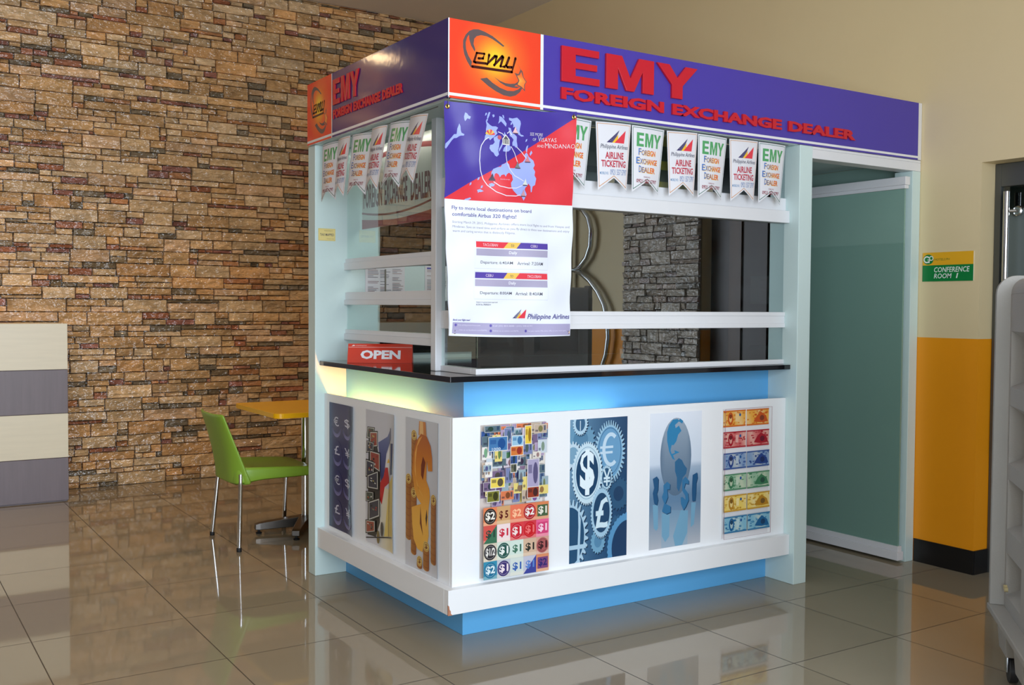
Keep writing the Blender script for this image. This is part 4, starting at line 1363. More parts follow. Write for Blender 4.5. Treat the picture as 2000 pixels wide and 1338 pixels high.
cells = [[('$2', (222, 128, 84), (44, 38, 36), 'oval', (232, 226, 214)), ('$ 5', (206, 160, 110), None, '', (90, 24, 30)), ('$2', (226, 116, 86), None, '', (248, 190, 150)), ('$2', (222, 120, 90), (170, 30, 40), 'oval', (240, 232, 226)), ('$1', (214, 130, 86), (70, 96, 66), 'rect', (226, 220, 206))],
         [('$1', (206, 84, 76), (60, 110, 84), 'tri', (40, 70, 60)), ('$1', (236, 214, 214), None, '', (196, 40, 64)), ('$1', (214, 66, 70), (196, 34, 52), 'oval', (240, 220, 216)), ('$1', (206, 60, 72), (196, 30, 40), 'oval', (232, 110, 110)), ('$1', (226, 96, 140), (206, 66, 116), 'rect', (246, 206, 220))],
         [('$1/2', (206, 196, 176), (44, 44, 50), 'oval', (230, 226, 220)), ('$1', (206, 220, 206), (38, 84, 76), 'oval', (226, 232, 226)), ('$1', (206, 222, 212), None, '', (60, 110, 90)), ('$1', (206, 176, 150), None, '', (40, 44, 40)), ('$1', (206, 156, 140), (170, 90, 90), 'oval', (60, 34, 40))],
         [('$2', (54, 140, 170), (36, 110, 146), 'oval', (214, 232, 236)), ('$1', (190, 196, 206), (60, 50, 110), 'oval', (236, 220, 226)), ('$1', (206, 216, 210), None, '', (54, 96, 170)), ('$1', (190, 190, 206), (60, 70, 150), 'tri', (90, 130, 200)), ('$2', (216, 140, 100), (120, 70, 120), 'rect', (50, 44, 110))]]
for r_, row in enumerate(cells):
    y1_ = .468 - r_ * .117
    for c_, (st, bgc, c2, shp, ink) in enumerate(row):
        a, b, c, d = c_ * .2, c_ * .2 + .2, y1_ - .117, y1_
        A.poly(rect(a, b, c, d), bgc)
        A.poly(rect(a, b, c, c + .022), mix3(bgc, (240, 226, 206), .35))
        if shp == 'oval':
            A.poly(ell((a + b) / 2, (c + d) / 2, .095, .052, 20), c2)
            A.line(ell((a + b) / 2, (c + d) / 2, .075, .041, 20), .0022, mix3(c2, ink, .5), closed=True)
        elif shp == 'rect':
            A.poly(rect(a + .02, b - .015, c + .02, d - .02), c2)
        elif shp == 'tri':
            A.poly([(a, c), (b, c), (b, d)], c2)
        A.text(st, a + .035, b - .03, c + .03, d - .03, ink, .03)
poster('currency_poster', A, (.008, .33, .267, .8965, 'front'), 'poster of banknotes and dollar squares, first on the front board from the corner')

# 2 gear wheels with currency signs
A = Art(.317, .626)
A.grad(0, 1, 0, 1, lambda x, y: mix3(mix3((150, 190, 214), (30, 74, 112), x * .75 + (1 - y) * .45), (16, 48, 84), .25 + .35 * x * y), 10, 14)


def clampp(pts):
    out = []
    n = len(pts)
    cur = pts
    for ax, lim, sg in ((0, 0, 1), (0, 1, -1), (1, 0, 1), (1, 1, -1)):
        new = []
        for i in range(len(cur)):
            p, q = cur[i], cur[(i + 1) % len(cur)]
            ip, iq = sg * (p[ax] - lim) >= 0, sg * (q[ax] - lim) >= 0
            if ip:
                new.append(p)
            if ip != iq:
                t = (lim - p[ax]) / (q[ax] - p[ax])
                new.append((p[0] + (q[0] - p[0]) * t, p[1] + (q[1] - p[1]) * t))
        cur = new
        if len(cur) < 3:
            return []
    return cur


def CP(A, pts, col):
    p = clampp(pts)
    if p:
        A.poly(p, col)


def gear(A, cx, cy, rx, ry, teeth, rim, col, dark, tooth=.12):
    pts = []
    for i in range(teeth * 4):
        a = 2 * pi * (i + .5) / (teeth * 4)
        k = 1.0 if i % 4 in (1, 2) else 1 - tooth
        pts.append((cx + rx * k * cos(a), cy + ry * k * sin(a)))
    CP(A, [(x + .012, y - .008) for x, y in pts], (18, 44, 72))
    CP(A, pts, col)
    CP(A, ell(cx, cy, rx * rim, ry * rim, 36), dark)


gear(A, .85, .45, .2, .12, 20, .45, (44, 86, 120), (30, 64, 98))
gear(A, .82, .2, .2, .1, 20, .5, (46, 90, 126), (30, 64, 98))
gear(A, .18, .86, .25, .12, 20, .5, (104, 150, 180), (84, 130, 162))
gear(A, .05, .75, .16, .1, 18, .6, (190, 212, 226), (120, 160, 186), .2)
cx, cy = TR['gear_e'][0]
gear(A, cx, cy - .008, .275, .228, 40, .8, (150, 190, 214), (104, 156, 194), .16)
A.line(ell(cx, cy, .2, .165, 36), .003, (60, 104, 140), closed=True)
EU = (192, 216, 233)
A.line(ell(cx + .02, cy + .012, .125, .108, 18, radians(52), radians(308)), .017, EU)
A.line([(cx - .17, cy + .03), (cx + .06, cy + .03)], .0105, EU)
A.line([(cx - .17, cy - .008), (cx + .05, cy - .008)], .0105, EU)
gear(A, .17, .97, .13, .085, 24, .62, (176, 206, 224), (60, 100, 134))
A.line([(.17, .99), (.17, .92)], .004, (200, 222, 234))
gear(A, .49, .13, .13, .09, 18, .5, (110, 160, 190), (84, 134, 168))
gear(A, .0, .19, .32, .26, 30, .78, (168, 200, 220), (36, 78, 112), .16)
CP(A, rect(.0, .28, .095, .125), (170, 202, 222))
CP(A, [(.13, 0), (.17, 0), (.19, .3), (.14, .39), (.15, .25)], (170, 202, 222))
gear(A, 1.02, .06, .37, .25, 40, .78, (86, 146, 190), (26, 60, 96), .03)
cx, cy = TR['gear_d'][0]
gear(A, cx, cy - .003, .265, .225, 44, .72, (196, 220, 232), (28, 66, 100), .07)
A.line(ell(cx, cy, .215, .182, 40), .0022, (110, 150, 178), closed=True)
A.text('$', cx - .125, cx + .125, cy - .155, cy + .165, (226, 240, 246), .035)
gear(A, .63, .575, .105, .092, 22, .74, (170, 202, 220), (40, 84, 118))
A.text('¥', .57, .70, .515, .635, (206, 228, 238), .01)
gear(A, .545, .33, .19, .185, 40, .76, (160, 196, 218), (30, 68, 102), .08)
A.text('£', .44, .66, .22, .44, (206, 228, 238), .015)
poster('currency_poster', A, (.460, .777, .268, .894, 'front'), 'blue poster of gear wheels carrying currency signs on the front board')

# 3 globe
A = Art(.317, .626)
A.grad(0, 1, 0, 1, lambda x, y: mix3(mix3((176, 180, 188), (96, 128, 158), min(1, y / .34)), (222, 228, 240), max(0, (y - .38) / .4)) if y < .6 else mix3((204, 216, 230), (226, 232, 242), (y - .6) / .4), 4, 24)
ex, ey = TR['globe_ell'][0]
erx, ery = .3, .29
for k in ('globe_r0',):
    A.poly([(p[0], max(.002, p[1])) for p in TR[k]], lambda p: lin(mix3((156, 174, 190), (98, 138, 168), p[1] * 2.6)))
for k in ('globe_r1', 'globe_r2', 'globe_r3', 'globe_r4'):
    A.poly([(p[0], max(.003, p[1])) for p in TR[k]], (112, 160, 188))
A.fan(ex, ey, erx, ery, lambda x, y: mix3(mix3((150, 166, 182), (84, 108, 132), (ey + ery - y) / (2 * ery)), (70, 96, 124), max(0, abs(x - ex) / erx - .75) * 2), 36, 6)
for k in ('globe_na', 'globe_sa', 'globe_grl'):
    A.poly(TR[k], (44, 126, 172) if k != 'globe_sa' else (44, 98, 138))
for k in ('globe_f1', 'globe_f2', 'globe_f3', 'globe_f4'):
    A.poly([(p[0] + .012, p[1] - .006) for p in TR[k]], (26, 66, 100))
    A.poly(TR[k], (50, 112, 156) if k in ('globe_f2', 'globe_f3') else (30, 82, 124))
poster('currency_poster', A, (.909, 1.226, .271, .897, 'front'), 'pale poster of a grey and blue globe with currency figures on the front board')

# 4 banknote rows
R = random.Random(8)
A = Art(.317, .627)
A.poly(rect(0, 1, 0, 1), (228, 226, 228))
for r_, (b1, b2) in enumerate((((228, 160, 56), (196, 84, 34)), ((204, 96, 96), (160, 30, 44)), ((120, 150, 190), (40, 66, 130)), ((140, 180, 150), (60, 120, 84)), ((232, 200, 90), (180, 130, 40)), ((120, 180, 206), (30, 96, 146)))):
    y1_ = .985 - r_ * .163
    y0_ = y1_ - .127
    for c_ in (0, 1):
        a, b = (.015, .487) if c_ == 0 else (.503, .985)
        A.grad(a, b, y0_, y1_, lambda x, y, a=a, b=b, b1=b1: mix3((232, 222, 196), b1, .35 + .6 * abs(math.sin((x - a) * 9 + y * 7))), 10, 4)
        for k in range(26):
            w = R.uniform(.01, .06)
            x, y = R.uniform(a, b - w), R.uniform(y0_, y1_ - .012)
            A.poly(rect(x, x + w, y, min(y1_, y + R.uniform(.005, .016))), mix3(b1, b2, R.uniform(.3, 1)))
        A.poly(rect(a, b, y0_, y0_ + .012), mix3(b1, b2, .7))
        A.poly(rect(a, b, y1_ - .01, y1_), mix3(b1, b2, .7))
        if c_ == 0:
            A.poly(ell(a + .15, (y0_ + y1_) / 2, .055, .05, 16), b2)
            A.poly(ell(a + .15, (y0_ + y1_) / 2 + .004, .03, .034, 14), mix3(b1, (226, 210, 186), .45))
            A.poly(ell(a + .15, (y0_ + y1_) / 2 + .018, .03, .018, 14), mix3(b2, (40, 30, 30), .4))
            A.poly(ell(a + .35, y0_ + .09, .02, .012, 12), (40, 90, 150))
            A.poly(rect(a + .25, a + .31, y0_ + .04, y0_ + .1), mix3(b1, (240, 236, 220), .5))
        else:
            A.poly([(a + .15, y0_ + .03), (a + .22, y0_ + .075), (a + .3, y0_ + .105), (a + .42, y0_ + .07), (a + .46, y0_ + .025), (a + .3, y0_ + .02)], b2)
            A.poly(ell(a + .33, y0_ + .055, .05, .022, 12), mix3(b2, (20, 20, 40), .4))
A.line(rect(.002, .998, .0015, .9985), .0025, (150, 90, 110), closed=True)
poster('currency_poster', A, (1.360, 1.677, .270, .897, 'front'), 'poster of twelve banknotes in six colours, nearest the right column on the front board')

# 5 navy discs
A = Art(.303, .627)
A.grad(0, 1, 0, 1, lambda x, y: mix3((24, 24, 76), (34, 32, 92), y), 3, 6)
for i, (x, y) in enumerate(TR['sym_d']):
    A.fan(x, y - .025, .2, .098, lambda u, v, y=y: mix3((30, 30, 84), (120, 116, 166), ((y - .03) - v) / .09), 24, 4)
    A.fan(x, y - .008, .178, .086, lambda u, v: (36, 35, 92), 24, 2)
    A.text('€$£¥€$£¥'[i], x - .12, x + .10, y - .034, y + .04, (196, 196, 212), .006, shear=-.15)
poster('currency_poster', A, (1.142, .839, .268, .895, 'side'), 'navy poster of pale currency symbols nearest the left column on the side board', back=(200, 202, 206), bow=.012)

# 6 flag and banknotes
A = Art(.306, .618)
A.grad(0, 1, 0, 1, lambda x, y: mix3((214, 214, 220), (192, 192, 200), y), 2, 6)
A.grad(.45, 1, .0, .45, lambda x, y: mix3((214, 212, 206), (236, 216, 150), (x - .45) * 1.6), 8, 3)
CP(A, TR['flag_blu2'], (60, 66, 110))
CP(A, TR['flag_yel'], (226, 200, 110))
CP(A, TR['flag_white'], (226, 224, 222))
CP(A, TR['flag_blue'], lambda p: lin(mix3((40, 44, 96), (120, 130, 170), (p[1] - .45) * 2)))
CP(A, TR['flag_red'], (190, 40, 38))
CP(A, TR['flag_sun'], (236, 190, 60))
CP(A, [(.1, .84), (.3, .83), (.42, .72), (.52, .6), (.5, .36), (.5, .18), (.36, .06), (.06, .05)], (48, 44, 40))
R = random.Random(4)
for k in range(1, 10):
    p = TR['flag_n%d' % k]
    CP(A, p, (40, 40, 36))
    cx, cy = sum(q[0] for q in p) / len(p), sum(q[1] for q in p) / len(p)
    for sc, col in ((.86, (206, 204, 196)), (.76, R.choice([(120, 50, 46), (70, 76, 66), (150, 70, 50), (60, 60, 70)]))):
        CP(A, [(cx + (q[0] - cx) * sc, cy + (q[1] - cy) * sc) for q in p], col)
    for _ in range(7):
        u, v = R.uniform(-.6, .6), R.uniform(-.6, .6)
        q = p[0]
        w_ = abs(q[0] - cx)
        h_ = abs(q[1] - cy)
        x, y = cx + u * w_ * .8, cy + v * h_ * .8
        CP(A, rect(x - w_ * .12, x + w_ * .14, y - h_ * .1, y + h_ * .12), R.choice([(220, 216, 206), (30, 32, 34), (150, 46, 44), (90, 110, 100), (180, 160, 90)]))
CP(A, ell(.6, .14, .05, .055, 14), (70, 66, 62))
CP(A, ell(.47, .07, .05, .05, 14), (120, 104, 60))
CP(A, TR['flag_line'], (40, 42, 46))
CP(A, TR['flag_stk'], (90, 74, 50))
poster('currency_poster', A, (.702, .396, .279, .897, 'side'), 'poster of stacked notes and a red and blue flag, middle of the side board', back=(224, 226, 228), bow=.010)

# 7 golden dollar and coin stacks
A = Art(.296, .643)
A.grad(0, 1, 0, 1, lambda x, y: mix3((206, 206, 210), (196, 197, 202), y), 2, 4)


def stack(x, y1, y0, r=.085):
    n = max(2, int((y1 - y0) / .045))
    A.poly([(x - r, y1), (x - r, y0)] + ell(x, y0, r, .018, 8, pi, 2 * pi) + [(x + r, y0), (x + r, y1)], lambda p, x=x: lin(mix3((222, 176, 84), (150, 84, 34), abs(p[0] - x + .03) / r)))
    for k in range(1, n + 1):
        yy = y1 - (y1 - y0) * k / (n + .5)
        A.line(ell(x, yy, r, .016, 8, pi, 2 * pi), .0022, (134, 74, 30))
    A.poly(ell(x, y1, r, .034, 20), (226, 190, 104))
    A.line(ell(x, y1, r * .82, .027, 18), .0022, (120, 70, 30), closed=True)
    A.text('$', x - r * .5, x + r * .5, y1 - .018, y1 + .018, (120, 68, 28), .03)


st = TR['gold_st']
stack(st[0][0], st[0][1], .3)
stack(st[2][0], st[2][1], st[3][1])
stack(st[4][0], st[4][1], st[5][1])
stack(st[6][0], st[6][1], st[7][1])
gold = lambda p: lin(mix3(mix3((236, 176, 70), (204, 120, 36), min(1, max(0, (p[1] - .35) / .4))), (150, 66, 22), max(0, p[1] - .72) * 3.2))
A.poly(TR['gold_bar'], (196, 120, 56))
A.poly([(p[0] * .5 + .24, p[1]) for p in TR['gold_bar']], (226, 176, 110))
A.poly(TR['gold_out'], gold)
A.poly(TR['gold_hl'], lambda p: lin(mix3((246, 206, 116), (226, 150, 60), p[1])))
A.poly(TR['gold_hole'], (120, 48, 16))
A.poly(TR['gold_low'], (120, 60, 24))
A.poly(TR['gold_dark'], (60, 30, 20))
stack(st[8][0], st[8][1], .035, .09)
stack(st[10][0], st[10][1] + .01, .03, .08)
poster('currency_poster', A, (.291, -.005, .257, .9, 'side'), 'poster of a golden dollar sign with coin stacks, nearest the front corner', back=(214, 214, 218), bow=.004)

# ------------------------------------------------------------------ hanging banner
M_tarp = print_mat('glossy_tarpaulin', .42, .45, bump=.10, bscale=5)
A = Art(.616, .928)
PUR, RD = (66, 50, 152), (222, 54, 66)
SPL = .5845


def left(y):
    return 0.0 if y > SPL else .05 * (SPL - y) / SPL


A.grad(0, 1, SPL, 1, lambda x, y: PUR, 1, 1)
A.poly([(.0, SPL), (1, SPL), (1, .977), (.0, .588)], RD)
SEA = (160, 176, 240)
for k in ('pal', 'mdo', 'pan', 'neg', 'ceb', 'mas', 's1', 's2', 's3', 'sam', 'ley', 'boh', 'din', 'mind', 'sia', 'bas', 'su1', 'su2'):
    A.poly(TR['ban_' + k], SEA)
for (x, y) in ((.27, .955), (.28, .93), (.29, .91), (.48, .93), (.5, .92), (.19, .65), (.27, .64), (.33, .645), (.35, .65), (.25, .62), (.6, .86), (.245, .675)):
    A.poly([(x, y), (x + .012, y + .004), (x + .016, y + .014), (x + .004, y + .012)], SEA)
for k in ('a1', 'a2', 'a3', 'a4', 'a5', 'a6'):
    A.line(TR['ban_' + k], .0032, (228, 226, 244))
I = TR['ban_icons']
x, y = I[0]
for k in range(6):
    a = radians(20 + 28 * k)
    A.poly([(x, y - .012), (x + .036 * cos(a - .2), y - .012 + .026 * sin(a - .2)), (x + .036 * cos(a + .2), y - .012 + .026 * sin(a + .2))], [(236, 80, 60), (246, 200, 70)][k % 2])
A.poly(ell(x + .07, y - .018, .016, .01, 10), (190, 90, 110))
x, y = I[1]
A.poly([(x - .03, y - .018), (x + .03, y - .018), (x + .03, y + .008), (x, y + .03), (x - .03, y + .008)], (232, 230, 226))
A.poly([(x - .024, y - .014), (x + .024, y - .014), (x + .024, y + .006), (x, y + .024), (x - .024, y + .006)], (84, 84, 90))
for k in (-.015, 0, .015):
    A.poly(rect(x + k - .003, x + k + .003, y - .014, y + .008), (230, 228, 224))
A.line([(x + .012, y + .035), (x + .03, y + .045), (x + .05, y + .03)], .004, (232, 232, 240))
for i, col in ((2, (232, 190, 196)), (3, (60, 50, 70)), (4, (120, 126, 130)), (5, (206, 130, 140)), (6, (220, 226, 222)), (7, (206, 150, 160))):
    x, y = I[i]
    A.poly([(x - .024, y - .01), (x + .024, y - .01), (x + .012, y), (x + .002, y + .02), (x - .01, y + .004)], col)
    A.poly([(x - .024, y - .013), (x + .024, y - .013), (x + .018, y - .009), (x - .018, y - .009)], (80, 60, 80))
W_ = (240, 236, 244)
A.text('SEE MORE', .633, .742, .8905, .904, W_, -.01)
A.text('OF', .659, .687, .868, .88, W_, -.01)
A.text('V', .703, .728, .866, .889, W_, -.012)
A.text('ISAYAS', .731, .854, .866, .884, W_, -.012)
A.text('AND', .696, .752, .84, .852, W_, -.01)
A.text('M', .761, .790, .838, .861, W_, -.012)
A.text('INDANAO', .794, .994, .838, .857, W_, -.012)
A.text('Zamboanga', .40, .47, .681, .687, (236, 190, 210))
# white lower half
A.poly([(.0, SPL), (.05, 0), (1, 0), (1, SPL)], (232, 236, 246))
TB, TG = (62, 56, 140), (112, 108, 138)
A.text('Fly to more local destinations on board', .052, .651, .537, .557, TB, .012)
A.text('comfortable Airbus 320 flights!', .054, .529, .508, .53, TB, .012)
A.text('Starting March 29, 2015, Philippine Airlines offers more local flights to and from Visayas and', .055, .971, .480, .493, TG, -.004)
A.text('Mindanao. Save on travel time and airfare as you fly direct to these new destinations and enjoy', .057, .971, .4605, .4735, TG, -.004)
A.text('warm and caring service that is distinctly Filipino.', .06, .526, .442, .455, TG, -.004)


def route(y, left_, right_, c1, c2, dep, arr, box):
    A.line([(.23, y + .003), (.797, y + .003), (.797, y - .117), (.229, y - .117)], .0016, (206, 210, 224), closed=True)
    A.poly([(.236, y), (.484, y), (.451, y - .026), (.236, y - .026)], c1)
    A.poly([(.484, y), (.575, y), (.545, y - .026), (.451, y - .026)], (238, 196, 92))
    A.poly([(.575, y), (.794, y), (.794, y - .026), (.545, y - .026)], c2)
    A.poly(rect(.237, .793, y - .061, y - .031), (172, 166, 192))
    A.text(left_[0], left_[1], left_[2], y - .0195, y - .0075, (240, 222, 232), -.004)
    A.text('to', .505, .528, y - .0195, y - .0065, (110, 96, 90))
    A.text(right_[0], right_[1], right_[2], y - .0195, y - .0075, (240, 222, 232), -.004)
    A.text('Daily', .495, .552, y - .0545, y - .038, (240, 240, 246), .012)
    A.text(dep, .273, .524, y - .0995, y - .083, (92, 90, 104), .002)
    A.text(arr, .555, .752, y - .0975, y - .083, (92, 90, 104), .002)


route(.409, ('TACLOBAN', .288, .405), ('CEBU', .65, .705), (228, 62, 76), (84, 66, 160), 'Departure: 6:40AM', 'Arrival: 7:20AM', 0)
route(.276, ('CEBU', .315, .372), ('TACLOBAN', .633, .742), (84, 66, 160), (228, 62, 76), 'Departure: 8:00AM', 'Arrival: 8:40AM', 0)
A.text('Subject to government approval.', .245, .411, .1415, .1485, (90, 90, 104))
A.text('AS SN No. PR0905014', .245, .357, .1315, .1385, (90, 90, 104))


def airline(A, x0, x1, y0, y1):
    P = lambda p: (x0 + (x1 - x0) * p[0], y0 + (y1 - y0) * p[1])
    A.poly([P(p) for p in ((0, 0), (.66, 1), (.56, .64), (.38, .0))], (66, 62, 110))
    for k in range(6):
        A.line([P((.40, .0)), P((.1 + .5 * (k + .5) / 6, .12 + .78 * (k + .5) / 6))], .0011 * A.w / .6, (206, 206, 214))
    A.poly([P(p) for p in ((.28, 0), (.6, .66), (.58, .3), (.44, 0))], (240, 190, 60))
    A.poly([P(p) for p in ((.40, 0), (1, 1), (.93, 0))], (226, 60, 76))


airline(A, .526, .635, .079, .117)
A.text('Philippine Airlines', .648, .989, .0695, .098, (72, 66, 134), .012, shear=.22)
A.text('Book your flight now!', .068, .205, .0625, .073, (84, 76, 160), .012, shear=.2)
A.poly([(.068, .0585), (.993, .054), (.995, .004), (.068, .011)], (170, 164, 198))
for x, y in ((.09, .047), (.36, .047), (.36, .025), (.64, .025)):
    A.poly(ell(x, y, .009, .006, 12), (96, 84, 170))
LT = (226, 222, 240)
A.text('Visit philippineairlines.com', .105, .285, .0425, .0505, LT, -.004)
A.text('Call (02) 855-8888 / (032) 340-0191', .375, .69, .0415, .0495, LT, -.004)
A.text('Like us on facebook.com/flyPAL', .12, .335, .022, .03, LT, -.004)
A.text('Follow us on twitter.com/flyPAL', .375, .58, .021, .029, LT, -.004)
A.text('Visit your nearest PAL ticket office or your travel agent', .655, .955, .02, .028, LT, -.004)


def bmap(x, y, d):
    top = 2.174 + .02 * x - .012 * 4 * x * (1 - x) * (1 if y > .9 else max(0, (y - .5) / .4))
    zz = 1.266 - .007 * x + (top - 1.266 + .007 * x) * y - .006 * sin(pi * x) * max(0, .12 - y) / .12
    wob = .007 * sin(9 * x + 5 * y) * (.35 + y) + .004 * sin(22 * (x * .7 + y * .5)) + .003 * sin(31 * y - 13 * x)
    wob += .010 * math.exp(-((x - .15 - .35 * (1 - y)) / .07) ** 2) * (y > .55) * (y - .55) * 2
    return Vector((-.2 + .616 * x, -.2 + (1 - y) * .03 - wob - d, zz))


out = [(0, 1), (0, SPL)] + [(left(SPL - SPL * k / 10), SPL - SPL * k / 10) for k in range(1, 11)] + [(k / 10, 0) for k in range(1, 11)] + [(1, k / 20) for k in range(1, 21)] + [(1 - k / 10, 1) for k in range(1, 10)]
ban = thing('tarpaulin_banner', 'hanging tarpaulin banner with an island map on purple and red over a white timetable', 'banner', (.1, -.2, 1.262))
link('printed_sheet', A.mesh('printed_sheet', bmap, M_tarp, back=(226, 228, 236), thick=.0012, cut=(30, 40), off=(.1, -.2, 1.262), outline=out), ban)
M_brass = mat('brass', (206, 170, 90), .25, 1.0)
M_cord = mat('grey_cord', (96, 94, 92), .7)
for (x, y) in ((.022, .978), (.976, .976), (.088, .019), (.976, .017)):
    p = bmap(x, y, .001)
    g = MB()
    g.lathe(p, [(.0095, 0), (.0095, -.003), (.0075, -.0042), (.0045, -.002)], 16, 'y')
    gr = obj('eyelet', g, M_brass, ban)
    q = Vector((p.x + (.004 if x < .5 else -.004), -.186 if y > .5 else -.128, 2.192 if y > .5 else p.z + .004))
    obj('tie', MB().tube([p + Vector((0, -.004, 0)), p + Vector((0, -.006, .012 if y > .5 else .004)), q], .0016, 8), M_cord, gr)

# ------------------------------------------------------------------ pennants
M_pen = print_mat('pennant_card', .24, .5)
PW, PH = .19, .296


def pw(y):
    return 1 - .13 * (1 - y)


def pennant_art(kind):
    A = Art(PW, PH)
    o = [(0, 1), (1, 1), (.965, .02), (.5, .2), (.035, .02)]
    edge = (70, 120, 104) if kind == 'money' else (206, 150, 96)
    ins = lambda k: [(k, 1 - k * .7), (1 - k, 1 - k * .7), (.965 - k * 1.0, .02 + k * 1.4), (.5, .2 + k * .9), (.035 + k * 1.0, .02 + k * 1.4)]
    A.poly(ins(.028), edge)
    A.poly(ins(.04), (226, 226, 232))
    if kind == 'money':
        for (a, b), L in zip(((.14, .35), (.385, .645), (.655, .9)), (LE, LM, LY)):
            A.poly([(a + (b - a) * p[0], .70 + .205 * p[1]) for p in L], (84, 162, 104))
        g = lambda p: lin(mix3((70, 120, 196), (232, 110, 60), (p[0] - .25) / .35) if p[0] < .6 else mix3((232, 110, 60), (206, 60, 80), (p[0] - .6) / .25))
        for st, big, x0, x1, y in (('OREIGN', 'F', .2, .72, .575), ('XCHANGE', 'E', .14, .80, .445), ('EALER', 'D', .22, .74, .32)):
            w = (x1 - x0) * .15
            A.text(big, x0 + .012, x0 + w + .012, y - .006, y + .095, (240, 200, 90), .02)
            A.text(st, x0 + w + .022, x1 + .022, y - .006, y + .077, (240, 200, 90), .02)
            A.text(big, x0, x0 + w, y, y + .1, g, .02)
            A.text(st, x0 + w + .01, x1 + .01, y, y + .082, g, .02)
        A.text('MOBILE NO.', .38, .6, .245, .268, (160, 90, 100), .0)
        A.text('0921 557 5797', .155, .83, .165, .222, (146, 50, 66), .02)
    else:
        airline(A, .28, .84, .71, .9)
        A.text('Philippine Airlines', .11, .93, .605, .685, (92, 94, 112), .012, shear=.2)
        A.text('AIRLINE', .24, .80, .475, .575, (190, 62, 82), .03)
        A.text('TICKETING', .13, .88, .355, .455, (190, 62, 82), .03)
        A.text('MOBILE NO.', .09, .34, .245, .285, (110, 150, 190), .01)
        A.text('0921 557 5797', .385, .92, .245, .325, (84, 120, 176), .0)
    me = A.mesh('pennant', lambda x, y, d: Vector(((x - .5) * PW * pw(y), -d - .012 * cos((x - .5) * pi) * (1 - .4 * y), (y - 1) * PH)), M_pen, back=(224, 224, 230), thick=.0012, cut=(8, 5), outline=o)
    return me


ME = {'money': pennant_art('money'), 'air': pennant_art('air')}
WORDS = {'money': 'exchange dealer pennant with green heading', 'air': 'airline ticketing pennant'}


def pennant(kind, loc, rot, scale, label, group):
    o = bpy.data.objects.new('pennant', ME[kind])
    COL.objects.link(o)
    o.location, o.rotation_euler, o.scale = loc, rot, scale
    return tag(o, label, 'pennant', group)


front = [('money', .343, .536, 'peeping out from behind the tarpaulin banner'), ('air', .556, .744, 'nearest the tarpaulin banner, above the front window'), ('money', .752, .944, 'second from the banner above the front window'),
         ('air', .959, 1.135, 'in the middle above the front window'), ('money', 1.143, 1.331, 'second from the right column above the glass'), ('air', 1.345, 1.527, 'last of its kind before the right column'), ('money', 1.537, 1.724, 'beside the right column above the glass')]
for i, (k, a, b, w) in enumerate(front):
    pennant(k, ((a + b) / 2, -.158 - .0025 * (i % 2), 2.179), (radians(2.5), radians([1.5, -1, 1, -1.5, .8, -1, .5][i]), radians([3, -2, 2, -3, 2, -2, 1][i])), ((b - a) / PW, 1, 1), WORDS[k] + ' ' + w, 'pennants on the front string')
side = [('money', 1.145, .952, 'nearest the left column on the side string'), ('air', .941, .776, 'second from the left column on the side string'), ('money', .776, .556, 'third from the left column on the side string'),
        ('air', .556, .382, 'fourth from the left column on the side string'), ('money', .382, .186, 'second from the corner post on the side string'), ('air', .191, -.004, 'nearest the front corner on the side string')]
for i, (k, a, b, w) in enumerate(side):
    pennant(k, (-.15 - .014 * (i % 2), (a + b) / 2, [2.178, 2.177, 2.171, 2.172, 2.168, 2.166][i]), (radians([-3, -5, -6, -7, -8, -9][i]), radians([0, 1, 4, 3, 5, 6][i]), radians(-90 + [3, -4, 4, -3, 2, -6][i])), ((a - b) / PW, 1, .98), WORDS[k] + ' ' + w, 'pennants on the side string')
tag(obj('pennant_string', MB().tube([(-.12, -.150, 2.181), (.8, -.150, 2.18), (1.75, -.150, 2.183)], .0018, 8), M_cord, loc=(.8, -.15, 2.18)), 'thin string carrying the pennants above the front window', 'string')
tag(obj('pennant_string', MB().tube([(-.143, 1.16, 2.183), (-.143, .6, 2.18), (-.143, -.03, 2.182)], .0018, 8), M_cord, loc=(-.15, .6, 2.18)), 'thin string carrying the pennants above the side window', 'string')

# ------------------------------------------------------------------ open sign, sticker, conference sign
d = Vector((.827, -.563, 0))
n = Vector((-.563, -.827, 0))
p0 = Vector((-.103, .963, 1.1003))
W, H = .318, .094
op = thing('open_sign', 'red and white open sign standing on the black countertop', 'sign', p0)
m = MB()
m.prism([p0, p0 - n * .062, p0 - n * .031 + Vector((0, 0, H))], d * W)
M_red = mat('red_card', (214, 58, 34), .3)
obj('tent_card', m, M_red, op, bevel=.001)
A = Art(W, H)
A.poly(rect(.01, .99, .80, .815), (244, 226, 220))
A.text('OPEN', .2, .82, .2, .66, (240, 240, 244), .045)
A.poly([(.055, .855), (.08, .93), (.115, .9), (.1, .87)], (244, 226, 220))
A.text('airphilexpress', .12, .29, .86, .92, (244, 210, 200), .01, shear=.15)
up = (n * .031 * -1 + Vector((0, 0, H)))
nn = d.cross(up).normalized()
link('lettering', A.mesh('lettering', lambda x, y, dd: p0 + d * W * x + up * y + nn * (dd + .0012), M_print, off=p0), op)

A = Art(.092, .062)
A.poly(rect(0, 1, 0, 1), (232, 214, 140))
A.line(rect(.02, .98, .03, .97), .0012, (190, 170, 90), closed=True)
A.text('TAX MAPPED', .1, .92, .4, .6, (92, 84, 84), .02)
A.text('MUNICIPALITY', .35, .85, .78, .86, (140, 120, 80))
A.text('Tacloban City', .5, .92, .12, .2, (140, 120, 80))
tag(link('tax_sticker', A.mesh('tax_sticker', plane_map((-.152, YL - .0012, 1.709), (.092, 0, 0), (0, 0, .062), (0, -1, 0)), M_print, back=(232, 214, 140), thick=.0008, off=(-.152, YL, 1.709)), loc=(-.152, YL, 1.709)),
    'small yellow tax sticker on the left aqua column', 'sticker')

